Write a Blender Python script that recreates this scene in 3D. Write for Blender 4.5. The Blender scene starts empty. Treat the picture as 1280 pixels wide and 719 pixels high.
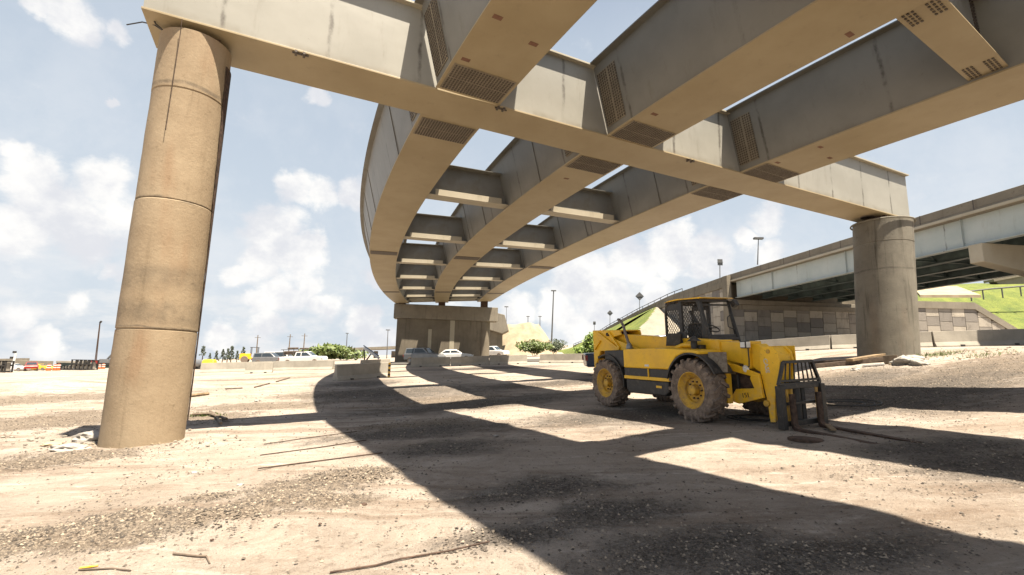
import bpy, math, random
from mathutils import Vector, Matrix, noise
random.seed(7)
C = bpy.context.scene.collection
SC = bpy.context.scene
PI = math.pi
R_ = math.radians

# ------------------------------------------------------------------ camera
F_ = 600.0
PITCH = math.atan(95.5/600); ROLL = 0.022
CAM = Vector((0, 0, 1.6))
fw = Vector((0, math.cos(PITCH), math.sin(PITCH)))
rt0 = Vector((1, 0, 0)); up0 = rt0.cross(fw)
rt = rt0*math.cos(ROLL)+up0*math.sin(ROLL)
up = up0*math.cos(ROLL)-rt0*math.sin(ROLL)
cd = bpy.data.cameras.new('camera'); co = bpy.data.objects.new('camera', cd); C.objects.link(co)
cd.sensor_width = 36; cd.lens = 36*F_/1280; cd.clip_start = .05; cd.clip_end = 6000
co.matrix_world = Matrix(((rt.x, up.x, -fw.x, CAM.x), (rt.y, up.y, -fw.y, CAM.y), (rt.z, up.z, -fw.z, CAM.z), (0, 0, 0, 1)))
SC.camera = co
def ray(px, py): return fw+rt*((px-640)/F_)-up*((py-359.5)/F_)
def at(px, py, Y):
    d = ray(px, py); return CAM+d*(Y/d.y)

# ------------------------------------------------------------------ terrain
def sstep(a, b, x):
    u = max(0., min(1., (x-a)/(b-a))); return u*u*(3-2*u)
MOUNDS = [(-4.0, 15.0, 8.0, 4.5, .45, -.17)]   # x, y, rx, ry, rot, height
def plane_z(x, y):
    r = math.hypot(x, y)
    z = .0468*x+.0356*y+.03+1.0*sstep(7, 20, x)*sstep(-30, 0, y)
    if y > 50 and x < 0:
        q = x/y; z -= (.011*sstep(.0, -.25, q)+.013*sstep(-.6, -.85, q))*(math.sqrt((y-50)**2+144)-12)
    return z
def gz(x, y):
    z = plane_z(x, y)
    for mx, my, rx, ry, ro, h in MOUNDS:
        dx, dy = x-mx, y-my
        a = (dx*math.cos(ro)+dy*math.sin(ro))/rx; b = (-dx*math.sin(ro)+dy*math.cos(ro))/ry
        q = a*a+b*b
        if q < 6: z += h*math.exp(-q*1.3)
    r = math.hypot(x, y)
    k = 1/(1+(r/60)**2)
    if r < 150:
        z += .05*k*noise.noise((x*.23, y*.23, 1.7))+.022*k*noise.noise((x*.9, y*.9, 4.1))
    if r < 26:
        n = noise.noise((x*1.9, y*2.6, 9.)); z += .018*n*abs(n)*2
        z += .008*noise.noise((x*6, y*7, 2.))
        u_ = (x*.9+y*.436); w_ = (-x*.436+y*.9)
        z += .012*noise.noise((u_*.5, w_*4.2, 6.))*sstep(-.1, .4, noise.noise((x*.3, y*.3, 11.)))
    return z
def atg(px, py):
    d = ray(px, py); t = .5
    prev = t
    while t < 900:
        p = CAM+d*t
        if p.z < gz(p.x, p.y):
            a, b = prev, t
            for _ in range(24):
                m = (a+b)/2; p = CAM+d*m
                if p.z < gz(p.x, p.y): b = m
                else: a = m
            return CAM+d*b
        prev = t; t *= 1.02
    return CAM+d*900

# ------------------------------------------------------------------ node helpers
def newmat(name):
    m = bpy.data.materials.new(name); m.use_nodes = True
    nt = m.node_tree; nt.nodes.clear()
    out = nt.nodes.new('ShaderNodeOutputMaterial'); b = nt.nodes.new('ShaderNodeBsdfPrincipled')
    nt.links.new(b.outputs[0], out.inputs[0]); return m, nt, b
class NT:
    def __init__(s, nt): s.nt = nt
    def n(s, t, **k):
        x = s.nt.nodes.new(t)
        for a, v in k.items(): setattr(x, a, v)
        return x
    def l(s, a, b): s.nt.links.new(a, b)
    def coord(s, which='Object'):
        return s.n('ShaderNodeTexCoord').outputs[which]
    def mapping(s, v, scale=(1, 1, 1), loc=(0, 0, 0), rot=(0, 0, 0)):
        m = s.n('ShaderNodeMapping'); m.inputs['Scale'].default_value = scale; m.inputs['Location'].default_value = loc; m.inputs['Rotation'].default_value = rot
        s.l(v, m.inputs[0]); return m.outputs[0]
    def noise(s, v, scale, detail=4, rough=.55, dist=0.):
        m = s.n('ShaderNodeTexNoise'); m.inputs['Scale'].default_value = scale; m.inputs['Detail'].default_value = detail
        m.inputs['Roughness'].default_value = rough; m.inputs['Distortion'].default_value = dist
        if v: s.l(v, m.inputs['Vector'])
        return m.outputs['Fac']
    def ramp(s, f, a, b, lo=0., hi=1.):
        m = s.n('ShaderNodeMapRange'); m.inputs['From Min'].default_value = a; m.inputs['From Max'].default_value = b
        m.inputs['To Min'].default_value = lo; m.inputs['To Max'].default_value = hi; m.interpolation_type = 'SMOOTHSTEP'
        s.l(f, m.inputs[0]); return m.outputs[0]
    def mix(s, f, a, b, mode='MIX'):
        m = s.n('ShaderNodeMix', data_type='RGBA', blend_type=mode)
        for sock, v in ((m.inputs[0], f), (m.inputs[6], a), (m.inputs[7], b)):
            if isinstance(v, (int, float)): sock.default_value = v
            elif isinstance(v, tuple): sock.default_value = (*v, 1) if len(v) == 3 else v
            else: s.l(v, sock)
        return m.outputs[2]
    def math(s, op, a, b=None, c=None):
        m = s.n('ShaderNodeMath', operation=op)
        for i, v in enumerate((a, b, c)):
            if v is None: continue
            if isinstance(v, (int, float)): m.inputs[i].default_value = v
            else: s.l(v, m.inputs[i])
        return m.outputs[0]
    def bump(s, h, strength, dist, bsdf, prev=None):
        m = s.n('ShaderNodeBump'); m.inputs['Strength'].default_value = strength; m.inputs['Distance'].default_value = dist
        s.l(h, m.inputs['Height'])
        if prev is not None: s.l(prev, m.inputs['Normal'])
        if bsdf is not None: s.l(m.outputs[0], bsdf.inputs['Normal'])
        return m.outputs[0]
def simple(name, col, rough=.6, metal=0., var=.25, scale=3., dirt=None, dirt_amt=.5, bump=0., spec=.5):
    m, nt, b = newmat(name); T = NT(nt); v = T.coord()
    f = T.noise(v, scale, 5, .6)
    c = T.mix(T.ramp(f, .3, .7), tuple(x*(1-var) for x in col), tuple(min(1, x*(1+var)) for x in col))
    if dirt:
        f2 = T.noise(v, scale*1.7+.3, 6, .65, .4)
        c = T.mix(T.ramp(f2, .62-.25*dirt_amt, .75, 0, dirt_amt), c, dirt)
    T.l(c, b.inputs['Base Color']); b.inputs['Roughness'].default_value = rough; b.inputs['Metallic'].default_value = metal
    b.inputs['Specular IOR Level'].default_value = spec
    if bump: T.bump(T.noise(v, scale*8, 5, .6), bump, .01, b)
    return m
M = {}
# concrete
def concrete(name, a, b_, stain=(.16, .12, .08), scale=1., ring=False, streak=.5, rust=0.):
    m, nt, b = newmat(name); T = NT(nt); v = T.coord()
    f = T.noise(v, 1.1*scale, 6, .65)
    c = T.mix(T.ramp(f, .3, .72), a, b_)
    f2 = T.noise(T.mapping(v, (2.6, 2.6, .16)), 2.2*scale, 6, .65)
    c = T.mix(T.ramp(f2, .52, .78, 0, streak), c, stain)
    f3 = T.noise(v, 5.5*scale, 5, .7)
    c = T.mix(T.ramp(f3, .60, .72, 0, .45), c, stain)
    f4 = T.noise(v, 34, 3, .6)
    c = T.mix(T.ramp(f4, .62, .70, 0, .35), c, tuple(x*.5 for x in a))
    if rust:
        fr = T.noise(T.mapping(v, (1.5, 1.5, .35), (3, 1, 0)), 1.0, 3, .5)
        c = T.mix(T.ramp(fr, .55, .75, 0, rust), c, (.42, .20, .09))
    if ring:
        sp = T.n('ShaderNodeSeparateXYZ'); T.l(v, sp.inputs[0])
        w = T.math('ADD', sp.outputs[2], T.math('MULTIPLY', T.math('SUBTRACT', T.noise(v, 1.3, 3), .5), .16))
        for z0, wd, amt in ring:
            d = T.math('ABSOLUTE', T.math('SUBTRACT', w, z0))
            mask = T.ramp(d, wd, wd*.25, 0, 1)
            mask = T.math('MULTIPLY', mask, T.ramp(T.noise(v, 3.1, 5, .7), .36, .62, .1, amt))
            c = T.mix(mask, c, (.10, .09, .075))
    T.l(c, b.inputs['Base Color']); b.inputs['Roughness'].default_value = .88; b.inputs['Specular IOR Level'].default_value = .25
    n1 = T.bump(T.noise(v, 14, 6, .7), .35, .02, None)
    T.bump(T.noise(v, 90, 3, .6), .3, .004, b, n1)
    return m
M['pillar'] = concrete('pillar_concrete', (.47, .36, .235), (.60, .475, .32), (.24, .175, .105), 1., [(6.85, .06, .5), (4.52, .04, .6), (2.08, .03, .6), (2.35, .30, .4), (3.0, .3, .35)], .45, .30)
M['pillar2'] = concrete('grey_pillar_concrete', (.30, .28, .23), (.42, .39, .32), (.08, .07, .05), .9, [(3.6, .06, .5)], .85, .1)
M['concrete'] = concrete('weathered_concrete', (.40, .36, .29), (.52, .47, .38), (.16, .13, .10), .6, False, .55)
M['pier'] = concrete('dark_pier_concrete', (.30, .26, .20), (.40, .35, .27), (.12, .10, .08), .5, False, .6)
M['barrier'] = concrete('barrier_concrete', (.42, .39, .33), (.56, .52, .44), (.22, .19, .15), .9, False, .35)
M['parapet'] = concrete('parapet_concrete', (.36, .32, .25), (.47, .42, .33), (.13, .11, .085), .4, False, .8)
# bridge steel paint
def steel(name, a, b_, seams=None, rough=.5):
    m, nt, b = newmat(name); T = NT(nt); v = T.coord()
    f = T.noise(v, .55, 5, .6)
    c = T.mix(T.ramp(f, .3, .7), a, b_)
    f2 = T.noise(T.mapping(v, (1.3, 1.3, .25)), 2.2, 6, .7)
    c = T.mix(T.ramp(f2, .55, .8, 0, .38), c, (.25, .21, .15))
    f3 = T.noise(v, 9, 6, .75)
    c = T.mix(T.ramp(f3, .63, .74, 0, .4), c, (.22, .17, .12))
    if seams:
        uv = T.coord('UV'); sp = T.n('ShaderNodeSeparateXYZ'); T.l(uv, sp.inputs[0])
        w = T.math('ADD', sp.outputs[0], T.math('MULTIPLY', T.math('SUBTRACT', T.noise(v, 2.5, 4, .7), .5), .12))
        fr = T.math('ABSOLUTE', T.math('SUBTRACT', T.math('FRACT', T.math('DIVIDE', w, seams)), .5))
        mask = T.math('MULTIPLY', T.ramp(fr, .07/seams, .008/seams, 0, 1), T.ramp(T.noise(T.mapping(v, (1, 1, .6)), 2.1, 5, .7), .38, .62, .05, .8))
        c = T.mix(mask, c, (.13, .11, .09))
        up_ = T.math('ADD', sp.outputs[1], T.math('MULTIPLY', T.noise(v, 3., 4), .25))
        c = T.mix(T.math('MULTIPLY', T.ramp(up_, .38, .10, 0, .55), T.ramp(T.noise(v, 1.3, 4), .4, .6, .2, 1)), c, (.34, .29, .20))
    T.l(c, b.inputs['Base Color']); b.inputs['Roughness'].default_value = rough; b.inputs['Specular IOR Level'].default_value = .35
    T.bump(T.noise(v, 1.2, 3, .5), .25, .03, b)
    return m
M['beam'] = steel('beam_paint', (.55, .54, .475), (.65, .64, .57), 2.05)
M['girder'] = steel('girder_shade_paint', (.42, .42, .39), (.53, .53, .49), 3.4)  # same paint as the beam, greyed and darkened for the webs' shade
M['soffit'] = steel('soffit_bounce_paint', (.54, .435, .26), (.64, .53, .335), None)  # same paint again, with the tan of ground bounce put into the colour
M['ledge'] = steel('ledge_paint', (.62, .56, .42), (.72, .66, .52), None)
M['blue_steel'] = steel('pale_blue_paint', (.50, .58, .58), (.60, .67, .66), 6.)
M['teal_steel'] = simple('teal_steel', (.17, .24, .24), .55, 0, .3, 1.)
M['bolt'] = simple('dark_bolt', (.075, .06, .048), .6, .2, .4, 20)
M['plate'] = simple('splice_plate_paint', (.42, .36, .26), .55, 0, .2, 2)
M['primer'] = simple('red_primer', (.34, .17, .11), .8, 0, .2, 6)
M['galv'] = simple('galvanised', (.40, .41, .40), .45, .6, .2, 3)
M['rust'] = simple('rusty_steel', (.065, .04, .028), .85, .2, .5, 12)
M['black'] = simple('black_paint', (.022, .021, .02), .5, 0, .3, 6, (.14, .11, .08), .45)
M['rubber'] = simple('dusty_rubber', (.13, .10, .08), .95, 0, .35, 7, (.30, .23, .17), .85, .6)
M['yellow'] = None
m, nt, b = newmat('worn_yellow_paint'); T = NT(nt); v = T.coord()
f = T.noise(v, 1.6, 6, .65)
c = T.mix(T.ramp(f, .3, .7), (.62, .35, .012), (.76, .45, .02))
c = T.mix(T.ramp(T.noise(v, 5, 7, .75), .55, .72, 0, .55), c, (.28, .13, .03))
c = T.mix(T.ramp(T.noise(v, 17, 5, .75), .62, .70, 0, .7), c, (.10, .055, .03))
sp = T.n('ShaderNodeSeparateXYZ'); T.l(v, sp.inputs[0])
c = T.mix(T.math('MULTIPLY', T.ramp(sp.outputs[2], 1.0, .1, 0, .55), T.ramp(T.noise(v, 8, 5, .7), .4, .6)), c, (.33, .25, .17))
T.l(c, b.inputs['Base Color']); T.l(T.ramp(f, .3, .7, .34, .6), b.inputs['Roughness'])
T.bump(T.noise(v, 3, 3, .5), .12, .02, b); M['yellow'] = m
M['rimyellow'] = simple('wheel_yellow', (.62, .36, .03), .6, 0, .25, 5, (.20, .13, .08), .95)
M['glass'] = simple('dark_glass', (.03, .04, .05), .06, 0, .1, 2)
M['mirror'] = simple('lamp_glass', (.65, .65, .62), .1, 0, .1, 5)
M['white'] = simple('white_paint', (.78, .78, .76), .35, 0, .05, 2, (.5, .45, .38), .3)
M['silver'] = simple('silver_paint', (.45, .46, .47), .3, .5, .08, 2)
M['red'] = simple('red_paint', (.45, .03, .02), .35, 0, .1, 2)
M['navy'] = simple('dark_blue_paint', (.035, .055, .10), .22, .2, .1, 2)
M['orange'] = simple('orange_plastic', (.75, .16, .03), .5, 0, .1, 3)
M['wood'] = simple('weathered_wood', (.42, .30, .17), .8, 0, .3, 5, (.12, .08, .05), .6)
M['darkwood'] = simple('dark_wood', (.10, .075, .055), .8, 0, .4, 6)
M['board'] = simple('dirty_board', (.42, .36, .28), .8, 0, .25, 9, (.20, .12, .07), .8)
M['bag'] = simple('white_sack', (.55, .52, .47), .8, 0, .15, 5, (.36, .30, .23), .6)
M['rock'] = simple('pale_rock', (.42, .38, .31), .9, 0, .4, 9, (.14, .11, .09), .7)
M['grey_steel'] = simple('grey_metal', (.22, .22, .22), .5, .3, .2, 4)
M['green_steel'] = simple('green_girder_paint', (.06, .11, .095), .5, 0, .2, .4)
M['trunk'] = simple('bark', (.13, .10, .07), .9, 0, .3, 4)
M['sandpile'] = simple('sand_heap', (.62, .50, .34), .95, 0, .2, .8, (.40, .30, .19), .5, .5)
M['exhaust'] = simple('burnt_pipe', (.16, .13, .11), .5, .5, .3, 8)
def leafmat(name, a, b_):
    m, nt, b = newmat(name); T = NT(nt)
    oi = T.n('ShaderNodeNewGeometry').outputs['Random Per Island']
    T.l(T.mix(oi, a, b_), b.inputs['Base Color']); b.inputs['Roughness'].default_value = .6
    b.inputs['Subsurface Weight'].default_value = 0
    return m
M['leaf'] = leafmat('bright_leaf', (.10, .19, .02), (.30, .42, .06))
M['leaf2'] = leafmat('shrub_leaf', (.07, .12, .02), (.18, .24, .05))
M['leaf3'] = leafmat('dark_needles', (.03, .05, .025), (.09, .12, .05))
m, nt, b = newmat('mown_grass'); T = NT(nt); v = T.coord()
c = T.mix(T.ramp(T.noise(v, .5, 6, .7), .3, .7), (.13, .20, .02), (.30, .35, .045))
c = T.mix(T.ramp(T.noise(v, 3.5, 5, .7), .5, .7, 0, .7), c, (.07, .10, .02))
T.l(c, b.inputs['Base Color']); b.inputs['Roughness'].default_value = .9
T.bump(T.noise(v, 6, 5, .7), .8, .15, b); M['grass'] = m
m, nt, b = newmat('asphalt'); T = NT(nt); v = T.coord()
T.l(T.mix(T.noise(v, 2, 6, .7), (.10, .095, .085), (.19, .175, .15)), b.inputs['Base Color']); b.inputs['Roughness'].default_value = .9; M['asphalt'] = m
# wall panels: tone per panel in an attribute
m, nt, b = newmat('panel_concrete'); T = NT(nt); v = T.coord()
at_ = T.n('ShaderNodeAttribute'); at_.attribute_name = 'tone'
c = T.mix(at_.outputs['Fac'], (.28, .26, .24), (.66, .60, .50))
c = T.mix(T.ramp(T.noise(T.mapping(v, (1, 1, .3)), 1.6, 6, .7), .5, .75, 0, .6), c, (.16, .14, .12))
c = T.mix(T.ramp(T.noise(v, 8, 5, .7), .58, .7, 0, .4), c, (.16, .14, .12))
T.l(c, b.inputs['Base Color']); b.inputs['Roughness'].default_value = .9
T.bump(T.noise(v, 6, 5, .7), .5, .05, b); M['panel'] = m
# ground
m, nt, b = newmat('sandy_ground'); T = NT(nt); v = T.coord()
f = T.noise(v, .28, 8, .68, .3)
c = T.mix(T.ramp(f, .32, .68), (.42, .355, .29), (.60, .53, .455))
f2 = T.noise(T.mapping(v, (.22, 1.5, 1), rot=(0, 0, .35)), .9, 9, .74, .7)
c = T.mix(T.ramp(f2, .47, .66, 0, .85), c, (.29, .22, .165))
f2b = T.noise(T.mapping(v, (.4, 1.5, 1), (5, 3, 0), (0, 0, -.1)), 2.2, 9, .76, .8)
c = T.mix(T.ramp(f2b, .54, .68, 0, .8), c, (.74, .68, .60))
f3 = T.noise(v, 5.5, 9, .8, .4)
c = T.mix(T.ramp(f3, .53, .66, 0, .75), c, (.23, .18, .14))
f3b = T.noise(T.mapping(v, (.5, 2.2, 1), (1, 7, 0), (0, 0, .15)), 9, 8, .8, .8)
c = T.mix(T.ramp(f3b, .60, .66, 0, .8), c, (.13, .095, .065))
fv = T.noise(v, 38, 5, .85)
c = T.mix(T.ramp(fv, .58, .66, 0, .8), c, (.13, .095, .07))
fw_ = T.noise(T.mapping(v, loc=(9, 2, 1)), 60, 4, .85)
c = T.mix(T.ramp(fw_, .60, .67, 0, .75), c, (.85, .81, .75))
ga = T.n('ShaderNodeAttribute'); ga.attribute_name = 'gravel'
dk = T.n('ShaderNodeAttribute'); dk.attribute_name = 'milling_shade'
gn = T.math('ADD', ga.outputs['Fac'], T.math('MULTIPLY', T.math('SUBTRACT', T.noise(v, 2.4, 8, .8), .5), 2.2))
gm = T.math('MULTIPLY', T.ramp(gn, .34, .66), T.ramp(ga.outputs['Fac'], .02, .2))
vo = T.n('ShaderNodeTexVoronoi'); vo.inputs['Scale'].default_value = 40; T.l(v, vo.inputs['Vector'])
rgb = T.n('ShaderNodeSeparateColor'); T.l(vo.outputs['Color'], rgb.inputs[0])
gc = T.mix(rgb.outputs[0], (.17, .13, .095), (.46, .38, .29))
c = T.mix(T.math('MULTIPLY', gm, .75), c, gc)
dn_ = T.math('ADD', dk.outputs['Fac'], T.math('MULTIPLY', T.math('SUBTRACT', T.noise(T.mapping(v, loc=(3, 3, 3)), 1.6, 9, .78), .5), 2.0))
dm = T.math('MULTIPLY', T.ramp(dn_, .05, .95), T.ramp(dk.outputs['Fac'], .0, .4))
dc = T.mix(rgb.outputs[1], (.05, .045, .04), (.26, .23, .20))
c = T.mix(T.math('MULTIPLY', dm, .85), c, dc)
tk = T.n('ShaderNodeAttribute'); tk.attribute_name = 'track'; tr = T.n('ShaderNodeAttribute'); tr.attribute_name = 'track_run'
lug = T.math('SINE', T.math('MULTIPLY', tr.outputs['Fac'], 34.))
c = T.mix(T.math('MULTIPLY', tk.outputs['Fac'], T.ramp(T.math('ADD', lug, T.math('MULTIPLY', T.noise(v, 9, 5, .7), 1.5)), .2, 1.3, .05, .22)), c, (.30, .23, .17))
T.l(c, b.inputs['Base Color']); b.inputs['Roughness'].default_value = .95; b.inputs['Specular IOR Level'].default_value = .2
n0_ = T.bump(T.math('MULTIPLY', lug, tk.outputs['Fac']), .35, .012, None)
n1 = T.bump(T.noise(v, 1.6, 8, .7, .5), 1., .12, None, n0_)
n2 = T.bump(T.noise(v, 12, 8, .8), .9, .03, None, n1)
n3 = T.bump(T.math('MULTIPLY', vo.outputs['Distance'], T.math('ADD', T.math('MAXIMUM', gm, dm), .12)), 1., .025, None, n2)
T.l(n3, b.inputs['Normal'])
M['ground'] = m

# tune all paints and soils to one exposure, girder webs further down for shade
for k_, m_ in list(M.items()):
    if k_ in ('black', 'rubber', 'glass', 'mirror', 'bolt', 'rust', 'darkwood', 'trunk', 'exhaust'): continue
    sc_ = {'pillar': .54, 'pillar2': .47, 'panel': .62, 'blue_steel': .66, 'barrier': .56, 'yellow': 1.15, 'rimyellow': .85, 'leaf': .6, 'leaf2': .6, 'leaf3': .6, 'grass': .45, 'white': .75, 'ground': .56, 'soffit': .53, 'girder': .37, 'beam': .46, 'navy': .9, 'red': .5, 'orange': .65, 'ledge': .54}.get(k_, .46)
    for n_ in m_.node_tree.nodes:
        if n_.bl_idname == 'ShaderNodeMix':
            for q_ in (6, 7):
                if not n_.inputs[q_].is_linked:
                    c_ = n_.inputs[q_].default_value; n_.inputs[q_].default_value = (c_[0]*sc_, c_[1]*sc_, c_[2]*sc_, 1)

# ------------------------------------------------------------------ mesh builder
class MB:
    def __init__(s, mtx=None): s.v = []; s.f = []; s.uv = {}; s.t = {}; s.M = mtx
    def add(s, vs, fs, tone=None):
        o = len(s.v)
        for p in vs:
            p = Vector(p); s.v.append(s.M @ p if s.M is not None else p)
        for f in fs:
            s.f.append(tuple(i+o for i in f))
            if tone is not None: s.t[len(s.f)-1] = tone
    def box(s, x0, x1, y0, y1, z0, z1, tone=None):
        s.add([(x0, y0, z0), (x1, y0, z0), (x1, y1, z0), (x0, y1, z0), (x0, y0, z1), (x1, y0, z1), (x1, y1, z1), (x0, y1, z1)],
              [(0, 3, 2, 1), (4, 5, 6, 7), (0, 1, 5, 4), (1, 2, 6, 5), (2, 3, 7, 6), (3, 0, 4, 7)], tone)
    def obox(s, c, ax, ay, az, tone=None):   # centre and three half-axis vectors
        c, ax, ay, az = map(Vector, (c, ax, ay, az))
        s.add([c-ax-ay-az, c+ax-ay-az, c+ax+ay-az, c-ax+ay-az, c-ax-ay+az, c+ax-ay+az, c+ax+ay+az, c-ax+ay+az],
              [(0, 3, 2, 1), (4, 5, 6, 7), (0, 1, 5, 4), (1, 2, 6, 5), (2, 3, 7, 6), (3, 0, 4, 7)], tone)
    def bar(s, a, b, w, h=None, upv=(0, 0, 1)):
        a, b = Vector(a), Vector(b); h = h or w; d = (b-a); u = Vector(upv); sx = d.cross(u)
        if sx.length < 1e-4: sx = d.cross(Vector((1, 0, 0)))
        sx.normalize(); uz = sx.cross(d).normalized()
        s.obox((a+b)/2, d/2, sx*w/2, uz*h/2)
    def prism(s, pts, y0, y1, axis='y'):      # pts in (x,z), extruded along y
        n = len(pts)
        if axis == 'y': A = [(x, y0, z) for x, z in pts]; B = [(x, y1, z) for x, z in pts]
        elif axis == 'x': A = [(y0, x, z) for x, z in pts]; B = [(y1, x, z) for x, z in pts]
        else: A = [(x, z, y0) for x, z in pts]; B = [(x, z, y1) for x, z in pts]
        s.add(A+B, [tuple(range(n)), tuple(range(2*n-1, n-1, -1))]+[(i, i+n, (i+1) % n+n, (i+1) % n) for i in range(n)])
    def tube(s, pts, r, n=8, cap=True):
        pts = [Vector(p) for p in pts]; rs = r if isinstance(r, (list, tuple)) else [r]*len(pts)
        vs = []; fs = []
        pu = None
        for i, p in enumerate(pts):
            d = (pts[min(i+1, len(pts)-1)]-pts[max(i-1, 0)])
            if d.length < 1e-9: d = Vector((0, 0, 1))
            d.normalize()
            u = pu if pu is not None else (Vector((0, 0, 1)) if abs(d.z) < .9 else Vector((1, 0, 0)))
            sx = d.cross(u); 
            if sx.length < 1e-5: sx = d.orthogonal()
            sx.normalize(); u = sx.cross(d).normalized(); pu = u
            for k in range(n):
                a = 2*PI*k/n; vs.append(p+(sx*math.cos(a)+u*math.sin(a))*rs[i])
        for i in range(len(pts)-1):
            for k in range(n):
                fs.append((i*n+k, i*n+(k+1) % n, (i+1)*n+(k+1) % n, (i+1)*n+k))
        if cap: fs.append(tuple(range(n-1, -1, -1))); fs.append(tuple(range((len(pts)-1)*n, len(pts)*n)))
        s.add(vs, fs)
    def lathe(s, prof, c, axis='y', n=32, cap=True):    # prof: (radius, along axis)
        vs = []; fs = []; c = Vector(c)
        for r, h in prof:
            for k in range(n):
                a = 2*PI*k/n
                q = {'y': Vector((r*math.cos(a), h, r*math.sin(a))), 'z': Vector((r*math.cos(a), r*math.sin(a), h)), 'x': Vector((h, r*math.cos(a), r*math.sin(a)))}[axis]
                vs.append(c+q)
        for i in range(len(prof)-1):
            for k in range(n): fs.append((i*n+k, i*n+(k+1) % n, (i+1)*n+(k+1) % n, (i+1)*n+k))
        if cap and prof[0][0] > 1e-4: fs.append(tuple(range(n)))
        if cap and prof[-1][0] > 1e-4: fs.append(tuple(range((len(prof)-1)*n, len(prof)*n)))
        s.add(vs, fs)
    def build(s, name, mat, parent=None, bevel=0, smooth=False, origin=None):
        me = bpy.data.meshes.new(name)
        o_ = Vector(origin) if origin is not None else Vector((0, 0, 0))
        me.from_pydata([tuple(p-o_) for p in s.v], [], s.f); me.update()
        import bmesh
        bm = bmesh.new(); bm.from_mesh(me); bmesh.ops.recalc_face_normals(bm, faces=bm.faces); bm.to_mesh(me); bm.free()
        if s.t:
            a = me.attributes.new('tone', 'FLOAT', 'FACE')
            for i, t in s.t.items(): a.data[i].value = t
        me.materials.append(mat if not isinstance(mat, str) else M[mat])
        ob = bpy.data.objects.new(name, me); C.objects.link(ob); ob.location = o_
        if parent is not None: ob.parent = parent
        if smooth:
            me.polygons.foreach_set('use_smooth', [True]*len(me.polygons))
            try: me.set_sharp_from_angle(angle=R_(38))
            except Exception: pass
        if bevel:
            md = ob.modifiers.new('bevel', 'BEVEL'); md.width = bevel; md.segments = 2; md.limit_method = 'ANGLE'; md.angle_limit = R_(40)
        return ob
def tag(o, label=None, cat=None, group=None, kind=None):
    if label: o['label'] = label
    if cat: o['category'] = cat
    if group: o['group'] = group
    if kind: o['kind'] = kind
    return o
def empty(name, loc=(0, 0, 0), label=None, cat=None, group=None, rot=None):
    o = bpy.data.objects.new(name, None); C.objects.link(o); o.location = loc; o.empty_display_size = .2
    if rot: o.rotation_euler = rot
    return tag(o, label, cat, group)
def copy_tree(o, parent=None):
    c = o.copy(); C.objects.link(c); c.parent = parent
    for ch in list(o.children): copy_tree(ch, c)
    return c

# ------------------------------------------------------------------ ground sheet
GR = []   # gravel patches: list of (x,y,rx,ry,rot,strength)
def gpatch(px, py, rx, ry, rot=0, st=1.0):
    p = atg(px, py); GR.append((p.x, p.y, rx, ry, rot, st))
gm_ = atg(62, 492)
MOUNDS.append((gm_.x-1.5, gm_.y+1.0, 7.5, 2.6, .25, .55))
pz1 = Vector((-6.75, 9.24, 0))
# gravel berm across the left foreground, seen as a chain of points in the photo
for px, py, r in ((10, 680, .5), (60, 672, .5), (110, 664, .5), (160, 650, .45), (205, 652, .4), (250, 645, .35), (300, 640, .35), (345, 630, .4), (385, 612, .55), (430, 596, .55), (400, 625, .4), (460, 590, .4), (180, 640, .3), (265, 622, .25), (150, 668, .4)):
    p = atg(px, py); GR.append((p.x, p.y, r*1.3, r*.75, .2, 1.)); MOUNDS.append((p.x, p.y, r, r*.6, .2, .035))
for px, py, rx, ry in ((60, 500, 6, 2.5), (120, 520, 3, 1.6), (20, 530, 3.5, 2.), (60, 575, 1.6, .9), (260, 520, 1.6, 1.2), (330, 508, 3, 1.2), (450, 492, 4, 1.3), (560, 500, 2.5, 1.6), (520, 530, 1.6, .8), (1080, 500, 2, 2), (1150, 480, 5, 2.5), (1230, 460, 5, 2), (1050, 470, 3, 1.5), (700, 480, 4, 1.6), (300, 475, 8, 2)):
    gpatch(px, py, rx, ry, .3, .8)
def gravel_at(x, y):
    g = 0
    for mx, my, rx, ry, ro, st in GR:
        dx, dy = x-mx, y-my
        a = (dx*math.cos(ro)+dy*math.sin(ro))/rx; b_ = (-dx*math.sin(ro)+dy*math.cos(ro))/ry
        q = a*a+b_*b_
        if q < 5: g = max(g, st*math.exp(-q*1.1))
    return g
def axis(lo, hi, near_lo, near_hi, step, far):
    out = []; x = near_lo
    while x < near_hi: out.append(x); x += step
    st = step; x = near_hi
    while x < hi: out.append(x); st *= 1.09; x += st
    out.append(hi); st = step; x = near_lo
    while x > lo: st *= 1.09; x -= st; out.append(max(x, lo))
    return sorted(set(out))
xs = axis(-2600, 2600, -13, 16, .10, 0); ys = axis(-300, 3600, .5, 17, .085, 0)
DK = []  # dark gravel, plus last few patches painted to deepen the bridge shade
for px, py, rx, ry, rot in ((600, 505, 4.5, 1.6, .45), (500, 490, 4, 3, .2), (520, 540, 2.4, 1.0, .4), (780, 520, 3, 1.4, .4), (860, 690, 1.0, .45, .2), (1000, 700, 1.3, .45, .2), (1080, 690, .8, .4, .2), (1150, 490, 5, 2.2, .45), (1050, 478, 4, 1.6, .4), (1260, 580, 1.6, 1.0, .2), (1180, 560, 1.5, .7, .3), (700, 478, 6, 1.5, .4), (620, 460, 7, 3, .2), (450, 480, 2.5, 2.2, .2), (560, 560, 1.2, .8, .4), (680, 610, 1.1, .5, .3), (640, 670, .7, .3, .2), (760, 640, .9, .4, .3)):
    p = atg(px, py); DK.append((p.x, p.y, rx, ry, rot, 1.))
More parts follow.
